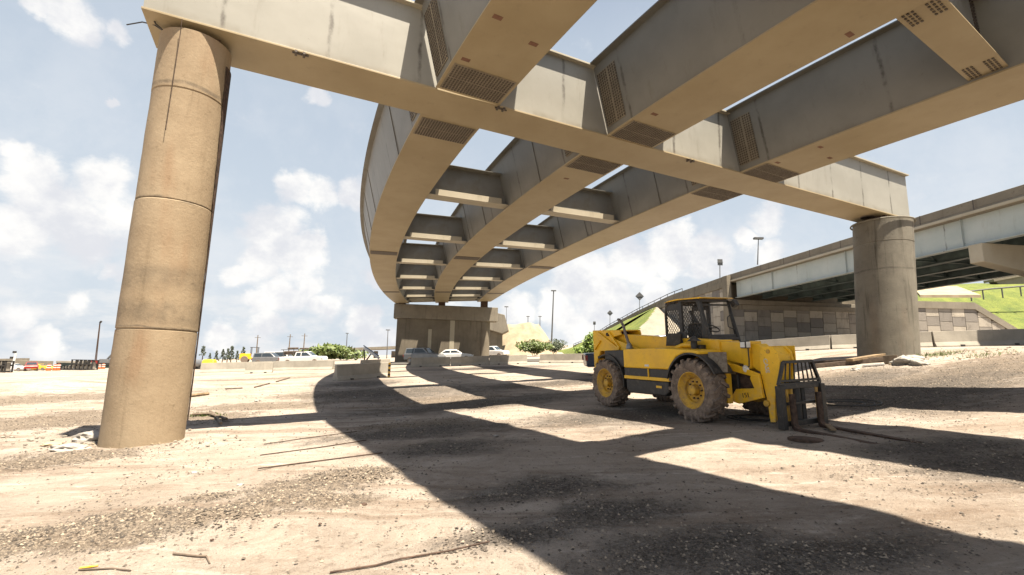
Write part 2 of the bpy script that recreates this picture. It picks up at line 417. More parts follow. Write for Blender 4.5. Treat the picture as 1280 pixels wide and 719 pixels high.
def dark_at(x, y):
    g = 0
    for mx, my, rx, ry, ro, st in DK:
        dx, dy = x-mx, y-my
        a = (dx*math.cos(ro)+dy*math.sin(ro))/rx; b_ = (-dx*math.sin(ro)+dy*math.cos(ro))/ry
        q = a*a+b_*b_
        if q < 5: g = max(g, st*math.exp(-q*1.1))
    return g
TRK = []
def track(pts, gap=1.75):
    P = [Vector(p) for p in pts]; C2 = []
    for i in range(len(P)-1):       # Catmull-Rom
        p0 = P[max(i-1, 0)]; p1 = P[i]; p2 = P[i+1]; p3 = P[min(i+2, len(P)-1)]
        for k in range(14):
            t = k/14; C2.append(.5*((2*p1)+(p2-p0)*t+(2*p0-5*p1+4*p2-p3)*t*t+(3*p1-p0-3*p2+p3)*t**3))
    C2.append(P[-1])
    for sd in (-1, 1):
        L = []; acc_ = 0
        for i, q in enumerate(C2):
            d = (C2[min(i+1, len(C2)-1)]-C2[max(i-1, 0)]).normalized(); n_ = Vector((-d.y, d.x)); w_ = q+n_*sd*gap/2
            if L: acc_ += (w_-L[-1][0]).length
            L.append((w_, acc_))
        TRK.append(L)
track([(-15, 10.2), (-8, 6.9), (-2, 5.4), (4, 5.1), (12, 6.5)])
track([(-2.2, 2.0), (.6, 6.2), (.2, 10.5), (-3.5, 16), (-9, 24)])
track([(14, 4.0), (8.5, 6.6), (5.2, 10.0), (4.0, 13.2), (1, 20), (-3, 28)], 1.8)
track([(-16, 15.5), (-8, 13.2), (0, 15.6), (9, 19)])
def track_at(x, y):
    best = (9, 0, 0); p = Vector((x, y))
    for L in TRK:
        for i in range(0, len(L)-1):
            a, ua = L[i]; 
            if abs(a.x-x) > 1.2 or abs(a.y-y) > 1.2: continue
            b, ub = L[i+1]; ab = b-a; t = max(0, min(1, (p-a).dot(ab)/ab.length_squared)); q = a+ab*t; d = (p-q).length
            if d < best[0]: sg = 1 if ab.x*(y-a.y)-ab.y*(x-a.x) > 0 else -1; best = (d, ua+(ub-ua)*t, sg*d)
    return best
gv = []; ga_ = []; gd_ = []; gt_ = []; gu_ = []
for y in ys:
    for x in xs:
        m_, u_ = 0., 0.
        if -16 < x < 16 and 0 < y < 26:
            d_, uu_, lat_ = track_at(x, y)
            if d_ < .34: m_ = sstep(.33, .17, d_)*sstep(-.35, .2, noise.noise((x*.35, y*.35, 21.))); u_ = uu_+abs(lat_)*.6
            if d_ < .34: u_ = uu_+abs(lat_)*.6
        gt_.append(m_); gu_.append(u_)
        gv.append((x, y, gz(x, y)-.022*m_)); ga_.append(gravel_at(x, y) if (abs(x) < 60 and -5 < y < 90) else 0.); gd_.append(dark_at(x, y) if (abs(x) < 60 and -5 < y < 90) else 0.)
nx = len(xs)
gf = [(j*nx+i, j*nx+i+1, (j+1)*nx+i+1, (j+1)*nx+i) for j in range(len(ys)-1) for i in range(nx-1)]
me = bpy.data.meshes.new('ground'); me.from_pydata(gv, [], gf); me.update()
a = me.attributes.new('gravel', 'FLOAT', 'POINT'); a.data.foreach_set('value', ga_); a = me.attributes.new('milling_shade', 'FLOAT', 'POINT'); a.data.foreach_set('value', gd_)
a = me.attributes.new('track', 'FLOAT', 'POINT'); a.data.foreach_set('value', gt_); a = me.attributes.new('track_run', 'FLOAT', 'POINT'); a.data.foreach_set('value', gu_)
me.polygons.foreach_set('use_smooth', [True]*len(me.polygons)); me.materials.append(M['ground'])
go = bpy.data.objects.new('ground', me); C.objects.link(go); tag(go, kind='structure')

# road strip behind the barriers
def strip(name, path, w, mat, dz=.02):
    mb = MB(); vs = []; fs = []
    for i, (x, y) in enumerate(path):
        a_ = Vector(path[max(i-1, 0)]); b_ = Vector(path[min(i+1, len(path)-1)]); d = (b_-a_).normalized(); n_ = Vector((-d.y, d.x))
        for k in range(7):
            q = Vector((x, y))+n_*w*(k/6-.5); vs.append((q.x, q.y, gz(q.x, q.y)+dz))
    for i in range(len(path)-1):
        for k in range(6): fs.append((i*7+k, i*7+k+1, (i+1)*7+k+1, (i+1)*7+k))
    mb.add(vs, fs); o = mb.build(name, mat, smooth=True); tag(o, kind='structure'); return o
strip('road', [(x, 53-.0022*(x+5)**2*0+(-.12*x if x > 0 else 0)) for x in range(-27, 18, 3)], 9.5, 'asphalt', .05)

# ------------------------------------------------------------------ bridge alignment
Zs = 8.2
Tv = Vector((.9, .436, 0)).normalized(); Nv = Vector((-Tv.y, Tv.x, 0)); n0 = 11.26125
P_ = [8.94379, 1.17673, -2.20749, 0, -.9227, 6.74064, 1.22875, 5.15368, 5.66629]
OFFS = (-P_[7], 0, P_[8]); WID = (1.618, 1.618, 1.8)
ds = .25; S0, S1 = -32., 53.
_s = [S0+i*ds for i in range(int((S1-S0)/ds)+1)]
i0 = min(range(len(_s)), key=lambda i: abs(_s[i]))
def kint(s): return P_[1]*.01*s+P_[2]*1e-4*s*s/2
_h = [Nv*math.cos(kint(s))+Tv*math.sin(kint(s)) for s in _s]
_p = [None]*len(_s); _p[i0] = Tv*P_[0]+Nv*n0
for i in range(i0+1, len(_s)): _p[i] = _p[i-1]+(_h[i-1]+_h[i])/2*ds
for i in range(i0-1, -1, -1): _p[i] = _p[i+1]-(_h[i+1]+_h[i])/2*ds
def align(s):
    u = max(0, min(len(_s)-1.001, (s-S0)/ds)); i = int(u); f = u-i
    return _p[i].lerp(_p[i+1], f), _h[i].lerp(_h[i+1], f).normalized()
def gpt(s, off, dz=0.):
    p, h = align(s); lat = Vector((h.y, -h.x, 0))
    z = Zs+P_[4]*.01*s+P_[5]*1e-4*s*s+P_[6]*1e-3*off*s
    q = p+lat*off; q.z = z+dz; return q
GH = 2.05
BW = 1.30
def sweep(mb, sec, off, sa, sb, step=.8, uvoff=0):
    """sec = closed cross-section in (lateral, height)"""
    n = max(1, int(abs(sb-sa)/step+.5)); vs = []; fs = []; m_ = len(sec)
    for i in range(n+1):
        s = sa+(sb-sa)*i/n
        for a_, z_ in sec: vs.append(gpt(s, off+a_, z_))
    for i in range(n):
        for k in range(m_): fs.append((i*m_+k, i*m_+(k+1) % m_, (i+1)*m_+(k+1) % m_, (i+1)*m_+k))
    fs.append(tuple(range(m_-1, -1, -1))); fs.append(tuple(range(n*m_, (n+1)*m_)))
    mb.add(vs, fs)
def uv_along(ob, fn):
    me = ob.data; uv = me.uv_layers.new(name='UVMap')
    for l in me.loops: uv.data[l.index].uv = fn(me.vertices[l.vertex_index].co)
LAB = (('outer curved steel box girder of the new ramp, the leftmost of three', 'leftmost'), ('middle curved steel box girder between the two other girders', 'middle'), ('inner curved steel box girder of the new ramp, rightmost, above the telehandler', 'rightmost'))
SPL = 1.75
HALF = BW/2-.004
for gi in range(3):
    off = OFFS[gi]; w = WID[gi]; hw = w/2; lean = .25*GH
    root = empty('box_girder', gpt(0, off, 0), LAB[gi][0], 'bridge girder', 'curved box girders of the new ramp')
    def mkb(): return MB(Matrix.Translation(-root.location))
    segs = ((S0+.5, -HALF), (HALF, 52.3))
    # bottom flange
    mb = mkb()
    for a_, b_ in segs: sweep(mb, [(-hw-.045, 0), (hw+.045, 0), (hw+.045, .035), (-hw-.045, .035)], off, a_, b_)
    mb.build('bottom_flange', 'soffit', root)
    for sd in (-1, 1):
        mb = mkb()
        for a_, b_ in segs:
            sec = [(sd*hw, .036), (sd*(hw-.02), .036), (sd*(hw+lean-.02), GH-.036), (sd*(hw+lean), GH-.036)]
            sweep(mb, sec, off, a_, b_)
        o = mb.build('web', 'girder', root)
        us = o.data.uv_layers.new(name='UVMap')
        for l in o.data.loops:
            q = o.data.vertices[l.vertex_index].co+root.location
            us.data[l.index].uv = ((q-gpt(0, off)).dot(Nv), q.z-(Zs))
        mb = mkb()
        fo = .20
        for a_, b_ in segs:
            c_ = sd*(hw+lean-.01)
            sweep(mb, [(c_-fo, GH-.035), (c_+fo, GH-.035), (c_+fo, GH), (c_-fo, GH)], off, a_, b_)
        mb.build('top_flange', 'girder', root)
    # splice plates with bolt grids beside the cross beam: under the soffit and on the left web
    for sgn in (-1, 1):
        s_a, s_b = sgn*(HALF+.10), sgn*(HALF+1.05)
        mb = mkb(); sweep(mb, [(-hw+.03, -.02), (hw-.03, -.02), (hw-.03, -.001), (-hw+.03, -.001)], off, min(s_a, s_b), max(s_a, s_b), .3)
        mb.build('splice_plate', 'plate', root)
        mb = mkb(); nc = 20; nr = 12
        for i in range(nc):
            for j in range(nr):
                s = s_a+(s_b-s_a)*(j+.5+(.5 if j >= nr/2 else -.1)*.5)/(nr+.4); la = off-hw+.09+(w-.18)*i/(nc-1)
                q = gpt(s, la, -.026)
                mb.obox(q, Tv*.019, Nv*.026, Vector((0, 0, .006)))
        mb.build('bolt_grid', 'bolt', root)['kind'] = 'stuff'
        # web plates, both webs
        for sd in (-1, 1):
            mb = mkb(); n_out = Vector((Tv.x*sd, Tv.y*sd, -.25)).normalized()
            z0_, z1_ = .22, GH-.30
            pl = MB(Matrix.Translation(-root.location))
            A = []
            for s in (s_a, (s_a+s_b*.4)/1.4 if False else sgn*(HALF+.85)):
                for z_ in (z0_, z1_):
                    for ex in (.0, .02): A.append(gpt(s, off+sd*(hw+.25*z_), z_)+n_out*ex)
            pl.add(A, [(0, 1, 3, 2), (4, 6, 7, 5), (1, 5, 7, 3), (0, 2, 6, 4), (0, 4, 5, 1), (2, 3, 7, 6)])
            pl.build('splice_plate', 'plate', root)
            nr2, nc2 = 20, 9
            for j in range(nr2):
                for i in range(nc2):
                    s = s_a+(sgn*(HALF+.85)-s_a)*(i+.5+(.3 if i >= nc2/2 else -.3))/nc2; z_ = z0_+.05+(z1_-z0_-.1)*j/(nr2-1)
                    q = gpt(s, off+sd*(hw+.25*z_), z_)+n_out*.026
                    uu = Vector((sd*.25*Tv.x, sd*.25*Tv.y, 1)).normalized()
                    mb.obox(q, Nv*.021, uu*.024, n_out*.006)
            mb.build('bolt_grid', 'bolt', root)['kind'] = 'stuff'
    # field splices further out
    for s in ((17.2, 36.5) if gi < 2 else (19., 38.)):
        mb = mkb(); sweep(mb, [(-hw+.02, -.022), (hw-.02, -.022), (hw-.02, -.001), (-hw+.02, -.001)], off, s-.45, s+.45, .3)
        mb.build('splice_plate', 'bolt', root)
    # transverse web stiffeners outside the left web
    mb = mkb()
    for s in [x for x in (-28, -25, -22, -18.5, -15, -11.5)]+[3.4, 9.5, 12.5, 16., 20., 24., 28., 32., 36., 40., 44., 48.]:
        A = []
        for ss in (s-.008, s+.008):
            for z_, ex in ((.05, 0), (.05, .03), (GH-.05, .03), (GH-.05, 0)):
                A.append(gpt(ss, off-(hw+.25*z_)-ex, z_))
        mb.add(A, [(0, 1, 2, 3), (7, 6, 5, 4), (0, 4, 5, 1), (1, 5, 6, 2), (2, 6, 7, 3), (3, 7, 4, 0)])
    mb.build('stiffener', 'girder', root)['kind'] = 'stuff'
    # reddish bare primer patches under the soffit
    for k, (s, la) in enumerate(((-3.3, -.55), (-3.0, .45), (-1.9, -.6)) if gi != 1 else ((-2.2, -.5), (-6.4, .6), (2.6, -.2))):
        mb = mkb(); sweep(mb, [(la-.10, -.003), (la+.10, -.003), (la+.10, -.001), (la-.10, -.001)], off, s-.05, s+.06, .1)
        mb.build('primer_patch', 'primer', root)
    # flange bolts along the top edge
# cross beam
t0_, t1_ = -2.90, 24.45
def bp(t, n, z): return Tv*t+Nv*n+Vector((0, 0, z))
beam = empty('cross_beam', bp((t0_+t1_)/2, n0, Zs), 'long pale steel box beam crossing under the three girders between the two round pillars', 'bridge beam')
def bbox(mb, ta, tb, na, nb, za, zb):
    c_ = bp((ta+tb)/2, (na+nb)/2, (za+zb)/2)
    mb.obox(c_, Tv*(tb-ta)/2, Nv*(nb-na)/2, Vector((0, 0, (zb-za)/2)))
mb = MB(Matrix.Translation(-beam.location)); bbox(mb, t0_+.02, t1_-.02, n0-BW/2+.02, n0+BW/2-.02, Zs+.03, Zs+GH-.06)
o = mb.build('web', 'beam', beam)
uv = o.data.uv_layers.new(name='UVMap')
for l in o.data.loops:
    q = o.data.vertices[l.vertex_index].co+beam.location; uv.data[l.index].uv = (q.dot(Tv)+.55, q.z-Zs)
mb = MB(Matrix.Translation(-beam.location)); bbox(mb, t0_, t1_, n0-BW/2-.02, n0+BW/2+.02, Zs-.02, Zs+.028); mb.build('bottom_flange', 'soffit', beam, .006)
mb = MB(Matrix.Translation(-beam.location)); bbox(mb, t0_, t1_, n0-BW/2-.12, n0+BW/2+.12, Zs+GH-.058, Zs+GH-.005); mb.build('top_flange', 'ledge', beam, .004)
mb = MB(Matrix.Translation(-beam.location))
ht = t1_-2.0
mb.tube([bp(ht+.34*math.cos(a), n0+.24*math.sin(a), Zs-.03) for a in [2*PI*k/28 for k in range(29)]], .03, 6)
mb.build('hatch_rim', 'bolt', beam)
mb = MB(Matrix.Translation(-beam.location)); mb.add([bp(ht+.32*math.cos(2*PI*k/24), n0+.22*math.sin(2*PI*k/24), Zs-.026) for k in range(24)], [tuple(range(24))]); mb.build('hatch_cover', 'bolt', beam)
for t in (-.2, 4.6, 11.3):   # little clamps left on the bottom flange edge
    mb = MB(Matrix.Translation(-beam.location)); bbox(mb, t, t+.05, n0-BW/2-.06, n0-BW/2+.1, Zs-.07, Zs-.022); bbox(mb, t+.16, t+.21, n0-BW/2-.06, n0-BW/2+.1, Zs-.07, Zs-.022); bbox(mb, t-.05, t+.28, n0-BW/2+.01, n0-BW/2+.04, Zs-.06, Zs-.03)
    mb.build('clamp', 'bolt', beam)

# cross frames between girders
CF = [-22., -14.6, -7.4, 6.7, 13.5, 20.5, 27.5, 35., 43., 47.6, 51.]
wherecf = {-22.: 'far behind the viewpoint, above the near end', -14.6: 'overhead behind the near cross frame', -7.4: 'nearest the viewer at the top right', 6.7: 'first beyond the cross beam', 13.5: 'second beyond the cross beam', 20.5: 'third beyond the cross beam', 27.5: 'fourth beyond the cross beam', 35.: 'fifth beyond the cross beam', 43.: 'third from the far pier', 47.6: 'second from the far pier, added for shade', 51.: 'right above the far pier'}
for s in CF:
    for bay in (0, 1):
        oa = OFFS[bay]+WID[bay]/2; ob_ = OFFS[bay+1]-WID[bay+1]/2
        root = empty('cross_frame', gpt(s, (oa+ob_)/2, 0), 'steel cross frame in the %s girder bay, %s' % (('left', 'right')[bay], wherecf[s]), 'cross frame', 'cross frames joining the box girders')
        mk = lambda: MB(Matrix.Translation(-root.location))
        def quad(mb, la, za, lb, zb, lc, zc, ld, zd, s_a, s_b):
            A = [gpt(ss, l_, z_) for ss in (s_a, s_b) for l_, z_ in ((la, za), (lb, zb), (lc, zc), (ld, zd))]
            mb.add(A, [(0, 1, 2, 3), (7, 6, 5, 4), (0, 4, 5, 1), (1, 5, 6, 2), (2, 6, 7, 3), (3, 7, 4, 0)])
        mb = mk(); h1 = GH-(.34 if s < 0 else .62)
        quad(mb, oa+.25*.12, .12, ob_-.25*.12, .12, ob_-.25*h1, h1, oa+.25*h1, h1, s-.012, s+.012)
        mb.build('web_plate', 'girder', root)
        mb = mk(); fz = .10
        fwid = .36 if s < 0 else .30
        quad(mb, oa+.03, fz-.012, ob_-.03, fz-.012, ob_-.03, fz+.012, oa+.03, fz+.012, s-fwid, s+fwid)
        mb.build('lower_ledge', 'ledge' if s > 0 else 'soffit', root)
        if s > 0:
            mb = mk(); quad(mb, oa+.35, fz+.013, ob_-.35, fz+.013, ob_-.35, fz+.24, oa+.35, fz+.24, s-fwid+.003, s-fwid+.016)
            mb.build('lip', 'ledge', root)
        uf = 1.45 if s > 47 else .30  # last flanges widened and a frame added to keep sun off the far pier
        mb = mk(); quad(mb, oa+.25*h1+.02, h1, ob_-.25*h1-.02, h1, ob_-.25*h1-.02, h1+.02, oa+.25*h1+.02, h1+.02, s-uf, s+uf)
        mb.build('upper_flange', 'girder', root)
        if s == -7.4:
            mb = mk()
            for e, sg in ((oa, 1), (ob_, -1)):
                for i in range(6):
                    for j in range(8):
                        if 2.5 < j < 4.5: continue
                        mb.obox(gpt(s-.26+.52*j/7, e+sg*(.12+.11*i), fz-.022), Tv*.026, Nv*.018, Vector((0, 0, .01)))
                for i in range(3):
                    for j in range(22):
                        z_ = .22+.07*j; mb.obox(gpt(s-.02, e+sg*(.08+.10*i)+sg*.25*z_, z_), Tv*.022, Nv*.01, Vector((0, 0, .022)))
            mb.build('bolt_grid', 'bolt', root)['kind'] = 'stuff'

# ------------------------------------------------------------------ pillars
def roughcyl(r, h, n=72, rings=60, lean=Vector((0, 0, 0)), joints=(), seed=0, below=.5):
    mb = MB(); vs = []; fs = []
    zl = sorted(set([-below+(h+below)*i/rings for i in range(rings+1)]+[j+d for j in joints for d in (-.02, -.008, .008, .02)]))
    for z_ in zl:
        for k in range(n):
            a_ = 2*PI*k/n
            rr = r+.006*noise.noise((math.cos(a_)*1.5, math.sin(a_)*1.5, z_*1.1+seed))+.003*noise.noise((math.cos(a_)*6, math.sin(a_)*6, z_*6+seed))
            for j in joints:
                if abs(z_-j) < .012: rr -= .012
            # slightly different casts between joints
            idx = sum(1 for j in joints if z_ > j); rr += .004*((idx*7+seed) % 3-1)
            q = lean*(z_)
            vs.append((q.x+rr*math.cos(a_), q.y+rr*math.sin(a_), z_))
    m_ = len(zl)
    for i in range(m_-1):
        for k in range(n): fs.append((i*n+k, i*n+(k+1) % n, (i+1)*n+(k+1) % n, (i+1)*n+k))
    fs.append(tuple(range((m_-1)*n, m_*n)))
    mb.add(vs, fs); return mb
p1 = bp(-2.06, n0, 0); g1 = gz(p1.x, p1.y); g1b = g1
r1 = .64
pil = empty('round_pillar', (p1.x, p1.y, g1), 'tall round tan concrete pillar at the left, carrying the left end of the steel cross beam', 'pillar')
o = roughcyl(r1, Zs-.16-g1, joints=(7.05-.3, 4.5, 2.05), seed=1).build('shaft', 'pillar', pil, smooth=True)
mb = MB(); 
for dx in (-.32, .0, .32):
    mb.obox((dx*Tv.x, dx*Tv.y, Zs-.09-g1), Tv*.12, Nv*.3, Vector((0, 0, .068)))
mb.build('bearing', 'rust', pil)
mb = MB(); zt = Zs-.16-g1
mb.tube([(-.38, -.66, zt+.06), (-.56, -.80, zt-.4), (-.60, -.66, zt-.5)][:0] or [(.16, -.72, zt+.12), (.15, -.70, zt-.2), (.12, -.68, zt-2.2)], .007, 6)
mb.build('hanging_rod', 'rust', pil)
mb = MB(); mb.tube([(-.35, -.45, zt+.02), (-.55, -.5, zt+.14), (-.8, -.5, zt+.20), (-1.15, -.45, zt+.17)], .013, 6); mb.tube([(-.35, -.45, zt+.02), (-.45, -.6, zt+.10), (-.56, -.64, zt+.34)], .016, 6)
mb.build('loose_cable', 'black', pil)
mb = MB(); vs = []; fs = []; nz = 30; na = 12; zt = Zs-.16-g1
for i in range(nz+1):
    z_ = .35+(zt-.75)*i/nz+0
    a1 = R_(44+3*math.sin(z_*9)*.3); a0 = a1-R_(4+38*(i/nz)**.85) 
    for k in range(na+1):
        a_ = a0+(a1-a0)*k/na
        for rr in (r1+.016, r1+.030): vs.append((rr*math.cos(a_), rr*math.sin(a_), z_))
st = 2*(na+1)
for i in range(nz):
    for k in range(na):
        b0 = i*st+2*k; fs += [(b0+1, b0+3, b0+st+3, b0+st+1), (b0, b0+st, b0+st+2, b0+2)]
    fs += [(i*st, i*st+1, i*st+st+1, i*st+st), (i*st+st-2, i*st+2*st-2, i*st+2*st-1, i*st+st-1)]
for k in range(na): fs += [(2*k, 2*k+2, 2*k+3, 2*k+1), (nz*st+2*k, nz*st+2*k+1, nz*st+2*k+3, nz*st+2*k+2)]
mb.add(vs, fs); mb.build('dark_sliver', 'rust', pil)  # thin dark shell added over the shaft, wider towards the top
p2 = bp(22.9, n0, 0); g2 = gz(p2.x, p2.y); r2 = 1.05
pil2 = empty('round_pillar', (p2.x, p2.y, g2), 'stout round grey concrete pillar at the right behind the telehandler, under the right end of the cross beam', 'pillar')
H2 = Zs-.22-g2
roughcyl(r2, H2, lean=Vector((.055, 0, 0)), joints=(H2-1.0,), seed=4, rings=40).build('shaft', 'pillar2', pil2, smooth=True)
mb = MB(); q0 = Vector((.055*H2, 0, H2))
for dx in (-.45, -.15, .15, .45): mb.obox(q0+Tv*dx+Vector((0, 0, .1)), Tv*.09, Nv*.42, Vector((0, 0, .095)))
mb.build('bearing', 'rust', pil2)
# pillar 2 edge rim
mb = MB(); mb.tube([q0+Vector((1.12*math.cos(a), 1.12*math.sin(a), -.04)) for a in [2*PI*k/40 for k in range(41)]], .035, 6); mb.build('rim', 'pillar2', pil2, smooth=True)

# far pier
Yp = 64.3
cA = at(493, 392, Yp-1.); cB = at(621, 392, Yp+1.2)
pc = (cA+cB)/2; dv = (cB-cA); L = dv.length; dv.z = 0; dv.normalize(); nv = Vector((-dv.y, dv.x, 0))
zc1 = at(555, 383, Yp).z; zc0 = at(555, 400.5, Yp).z; zg = gz(pc.x, pc.y)
pier = empty('bridge_pier', (pc.x, pc.y, zg), 'broad concrete pier with a wide cap under the far ends of the three box girders', 'bridge pier')
def mk(): return MB(Matrix.Translation(-pier.location))
def pbox(mb, u0, u1, v0, v1, z0, z1): mb.obox(Vector((pc.x, pc.y, (z0+z1)/2))+dv*(u0+u1)/2+nv*(v0+v1)/2, dv*(u1-u0)/2, nv*(v1-v0)/2, Vector((0, 0, (z1-z0)/2)))
mb = mk(); pbox(mb, -L/2, L/2, -1.1, 1.1, zc0, zc1); mb.build('cap', 'concrete', pier, .05)
mb = mk(); pbox(mb, -L/2+.45, L/2-2.2, -.8, .8, zg-1, zc0-.002); mb.build('wall', 'pier', pier, .05)
mb = mk(); c_ = Vector((pc.x, pc.y, 0))+dv*(L/2-1.75)
mb.lathe([(.85, zg-1), (.85, zc0-.004)], (c_.x, c_.y, 0), 'z', 24); mb.build('column', 'pier', pier, smooth=True)
for u, ww, zt_, zb_ in ((-L/2+5.2*.7+.9, .45, zc0-1.3, zc0-4.3), (L/2-6.3, .6, zc0-.05, zc0-4.2)):
    mb = mk(); pbox(mb, u, u+ww, -.83, -.79, zb_, zt_); mb.build('pale_strip', 'ledge', pier)
for off in OFFS:
    q = gpt(51.5, off, 0); mb = mk()
    mb.obox((q.x, q.y, (q.z-.01+zc1)/2), dv*.45, nv*.45, Vector((0, 0, max(.05, (q.z-.01-zc1)/2)))); mb.build('bearing', 'rust', pier)
# second hammerhead pier beyond it
Yq = 84
hc = at(628, 440, Yq); zg = gz(hc.x, hc.y)
h2 = empty('hammerhead_pier', (hc.x, hc.y, zg), 'small hammerhead concrete pier seen just right of the broad far pier', 'bridge pier')
mb = MB(Matrix.Translation(-h2.location))
def pl(*pp): return [(at(a_, b_, Yq).x, at(a_, b_, Yq).z) for a_, b_ in pp]
mb.prism(pl((612, 395), (623, 393), (631, 395), (636, 414), (628, 418), (612, 413)), Yq-2, Yq+2); mb.build('cap', 'concrete', h2, .06)
mb = MB(Matrix.Translation(-h2.location)); mb.prism(pl((612, 412), (628, 416), (628, 446), (612, 446)), Yq-1, Yq+1); mb.build('column', 'pier', h2)

# ------------------------------------------------------------------ jersey barriers
def barrier(a, b, label, mat='barrier', group='concrete barriers along the work site', name='concrete_barrier', h=.82, notches=True):
    a = Vector((a[0], a[1], 0)); b = Vector((b[0], b[1], 0)); d = b-a; Ln = d.length-.04; d.normalize()
    c_ = (a+b)/2; za, zb = gz(a.x, a.y), gz(b.x, b.y)
    root = empty(name, (c_.x, c_.y, (za+zb)/2-.02), label, 'concrete barrier', group)
    root.rotation_euler = Matrix((( d.x, -d.y, 0), (d.y, d.x, 0), (0, 0, 1))).to_euler(); 
    sl = (zb-za)/max(.1, (b-a).length)
    mb = MB(); n_ = 8; vs = []; fs = []
    prof = [(-.31, -.06), (.31, -.06), (.30, .06), (.17, .26), (.085, h), (-.085, h), (-.17, .26), (-.30, .06)]
    for e in (-1, 1):
        for y_, z_ in prof: vs.append((e*Ln/2, y_*(1 if True else 1), z_+sl*e*Ln/2))
    fs = [tuple(range(7, -1, -1)), tuple(range(8, 16))]+[(k, (k+1) % 8, (k+1) % 8+8, k+8) for k in range(8)]
    mb.add(vs, fs); mb.build('body', mat, root, .012)
    if notches:
        for u in (-.25, .25):
            mb = MB(); mb.obox((u*Ln, -.29, .05+sl*u*Ln), (.09, 0, 0), (0, .03, 0), (0, 0, .055)); mb.obox((u*Ln, .29, .05+sl*u*Ln), (.09, 0, 0), (0, .03, 0), (0, 0, .055)); mb.build('drain_slot', 'black', root)
    return root
def chain(pts, seg, fmt, words, **k):
    # walk a polyline laying barriers end to end
    out = []; cur = Vector(pts[0]); i = 1; w = 0
    P2 = [Vector(p) for p in pts]
    while i < len(P2):
        rem = seg; nxt = cur.copy()
        while i < len(P2) and (P2[i]-nxt).length < rem: rem -= (P2[i]-nxt).length; nxt = P2[i].copy(); i += 1
        if i < len(P2): nxt = nxt+(P2[i]-nxt).normalized()*rem
        if (nxt-cur).length > 1: out.append(barrier(cur, nxt, fmt % words[min(w, len(words)-1)], **k)); w += 1
        cur = nxt
    return out
chain([(31, 23.2), (25.6, 24.2), (20.2, 25.6), (17, 29.2), (13.5, 34), (8, 40.5), (2.2, 44.6)], 4.6, 'light concrete barrier segment, %s',
      ['at the right edge of the photo below the ramp', 'third right of the stout grey pillar, before the sloped wall coping', 'second right of the stout grey pillar', 'first right of the stout grey pillar, half hidden by it', 'directly behind the stout grey pillar', 'first left of the stout grey pillar, below the panel wall', 'second left of the stout grey pillar, behind the fork rack', 'behind the boom head of the telehandler', 'behind the telehandler cab', 'behind the rear wheel of the telehandler', 'left of the dark pickup truck, nearest to it', 'two segments left of the dark pickup truck', 'three segments left of the dark pickup truck', 'far left one of the bright row beside the shrubs'])
chain([(1.5, 43.4), (-2.5, 43.0), (-9.0, 42.0)], 3.4, 'grey concrete barrier segment near the far pier, %s', ['right end in girder shadow', 'in front of the parked white sedan', 'in front of the white hatchback', 'left end beside the curved shadow edge'])
a_ = atg(484.5, 471); b_ = atg(418, 476)
barrier(a_, b_, 'big grey barrier in girder shadow, nearest to the camera, beside the striped post', h=.84)
a_ = atg(487, 461); b_ = atg(450, 463)
barrier(a_, b_, 'pale short barrier just behind the big shaded grey barrier')
a_ = atg(306, 467); b_ = atg(341, 466)
barrier(a_, b_, 'lone small grey barrier standing on the sand left of the white kerb row')
chain([(atg(417, 462).x, atg(417, 462).y), (atg(345, 463).x, atg(345, 463).y), (atg(250, 466).x, atg(250, 466).y)], 6., 'long low white barrier on the left, %s', ['nearest the big shaded barrier', 'second from the big shaded barrier', 'middle one before the parked trucks', 'fourth, below the loader', 'last, near the yellow tank'], notches=False)
# striped post
q = atg(486, 472); root = empty('marker_post', q, 'thin yellow and black striped marker post beside the shaded barrier', 'marker post')
mb = MB(); mb.box(-.06, .06, -.03, .03, -.1, .82); mb.build('post', 'yellow', root)
for k in range(3):
    mb = MB(); mb.box(-.065, .065, -.034, .034, .1+.25*k, .22+.25*k); mb.build('stripe', 'black', root)

# ------------------------------------------------------------------ overpass on the right
OV = empty('ramp_overpass', (22.3, 48, gz(22.3, 48)), 'older highway overpass with pale blue steel girder and concrete parapet rising to the right edge', 'overpass')
def mo(): return MB(Matrix.Translation(-OV.location))
od = Vector((-.137, .99, 0)).normalized(); on = Vector((od.y, -od.x, 0))
O0 = Vector((22.3, 48, 0))
def ov(u, v, z): q = O0+od*u+on*v; return Vector((q.x, q.y, z))     # u away from viewer, v to the right
def ovbox(mb, u0, u1, v0, v1, z0, z1, tone=None): mb.obox(ov((u0+u1)/2, (v0+v1)/2, (z0+z1)/2), od*(u1-u0)/2, on*(v1-v0)/2, Vector((0, 0, (z1-z0)/2)), tone)
WO = 13.5
mb = mo(); ovbox(mb, -52, 0, -.25, WO, 10.25, 10.55); mb.build('deck', 'concrete', OV)
def par_prof(mb, v0, v1): ovbox(mb, -52, 0, v0, v1, 10.552, 11.05)
for v0 in (-.25, WO-.2):
    mb = mo(); par_prof(mb, v0, v0+.25); mb.build('parapet', 'parapet', OV, .02)
    mb = mo()
    for k in range(17): ovbox(mb, -50+3*k, -49.94+3*k, v0-.004, v0+.254, 10.5, 11.054)
    mb.build('parapet_joint', 'bolt', OV)['kind'] = 'stuff'
mb = mo(); ovbox(mb, -52, 0, -.36, -.252, 10.27, 10.42); mb.build('drip_edge', 'ledge', OV)
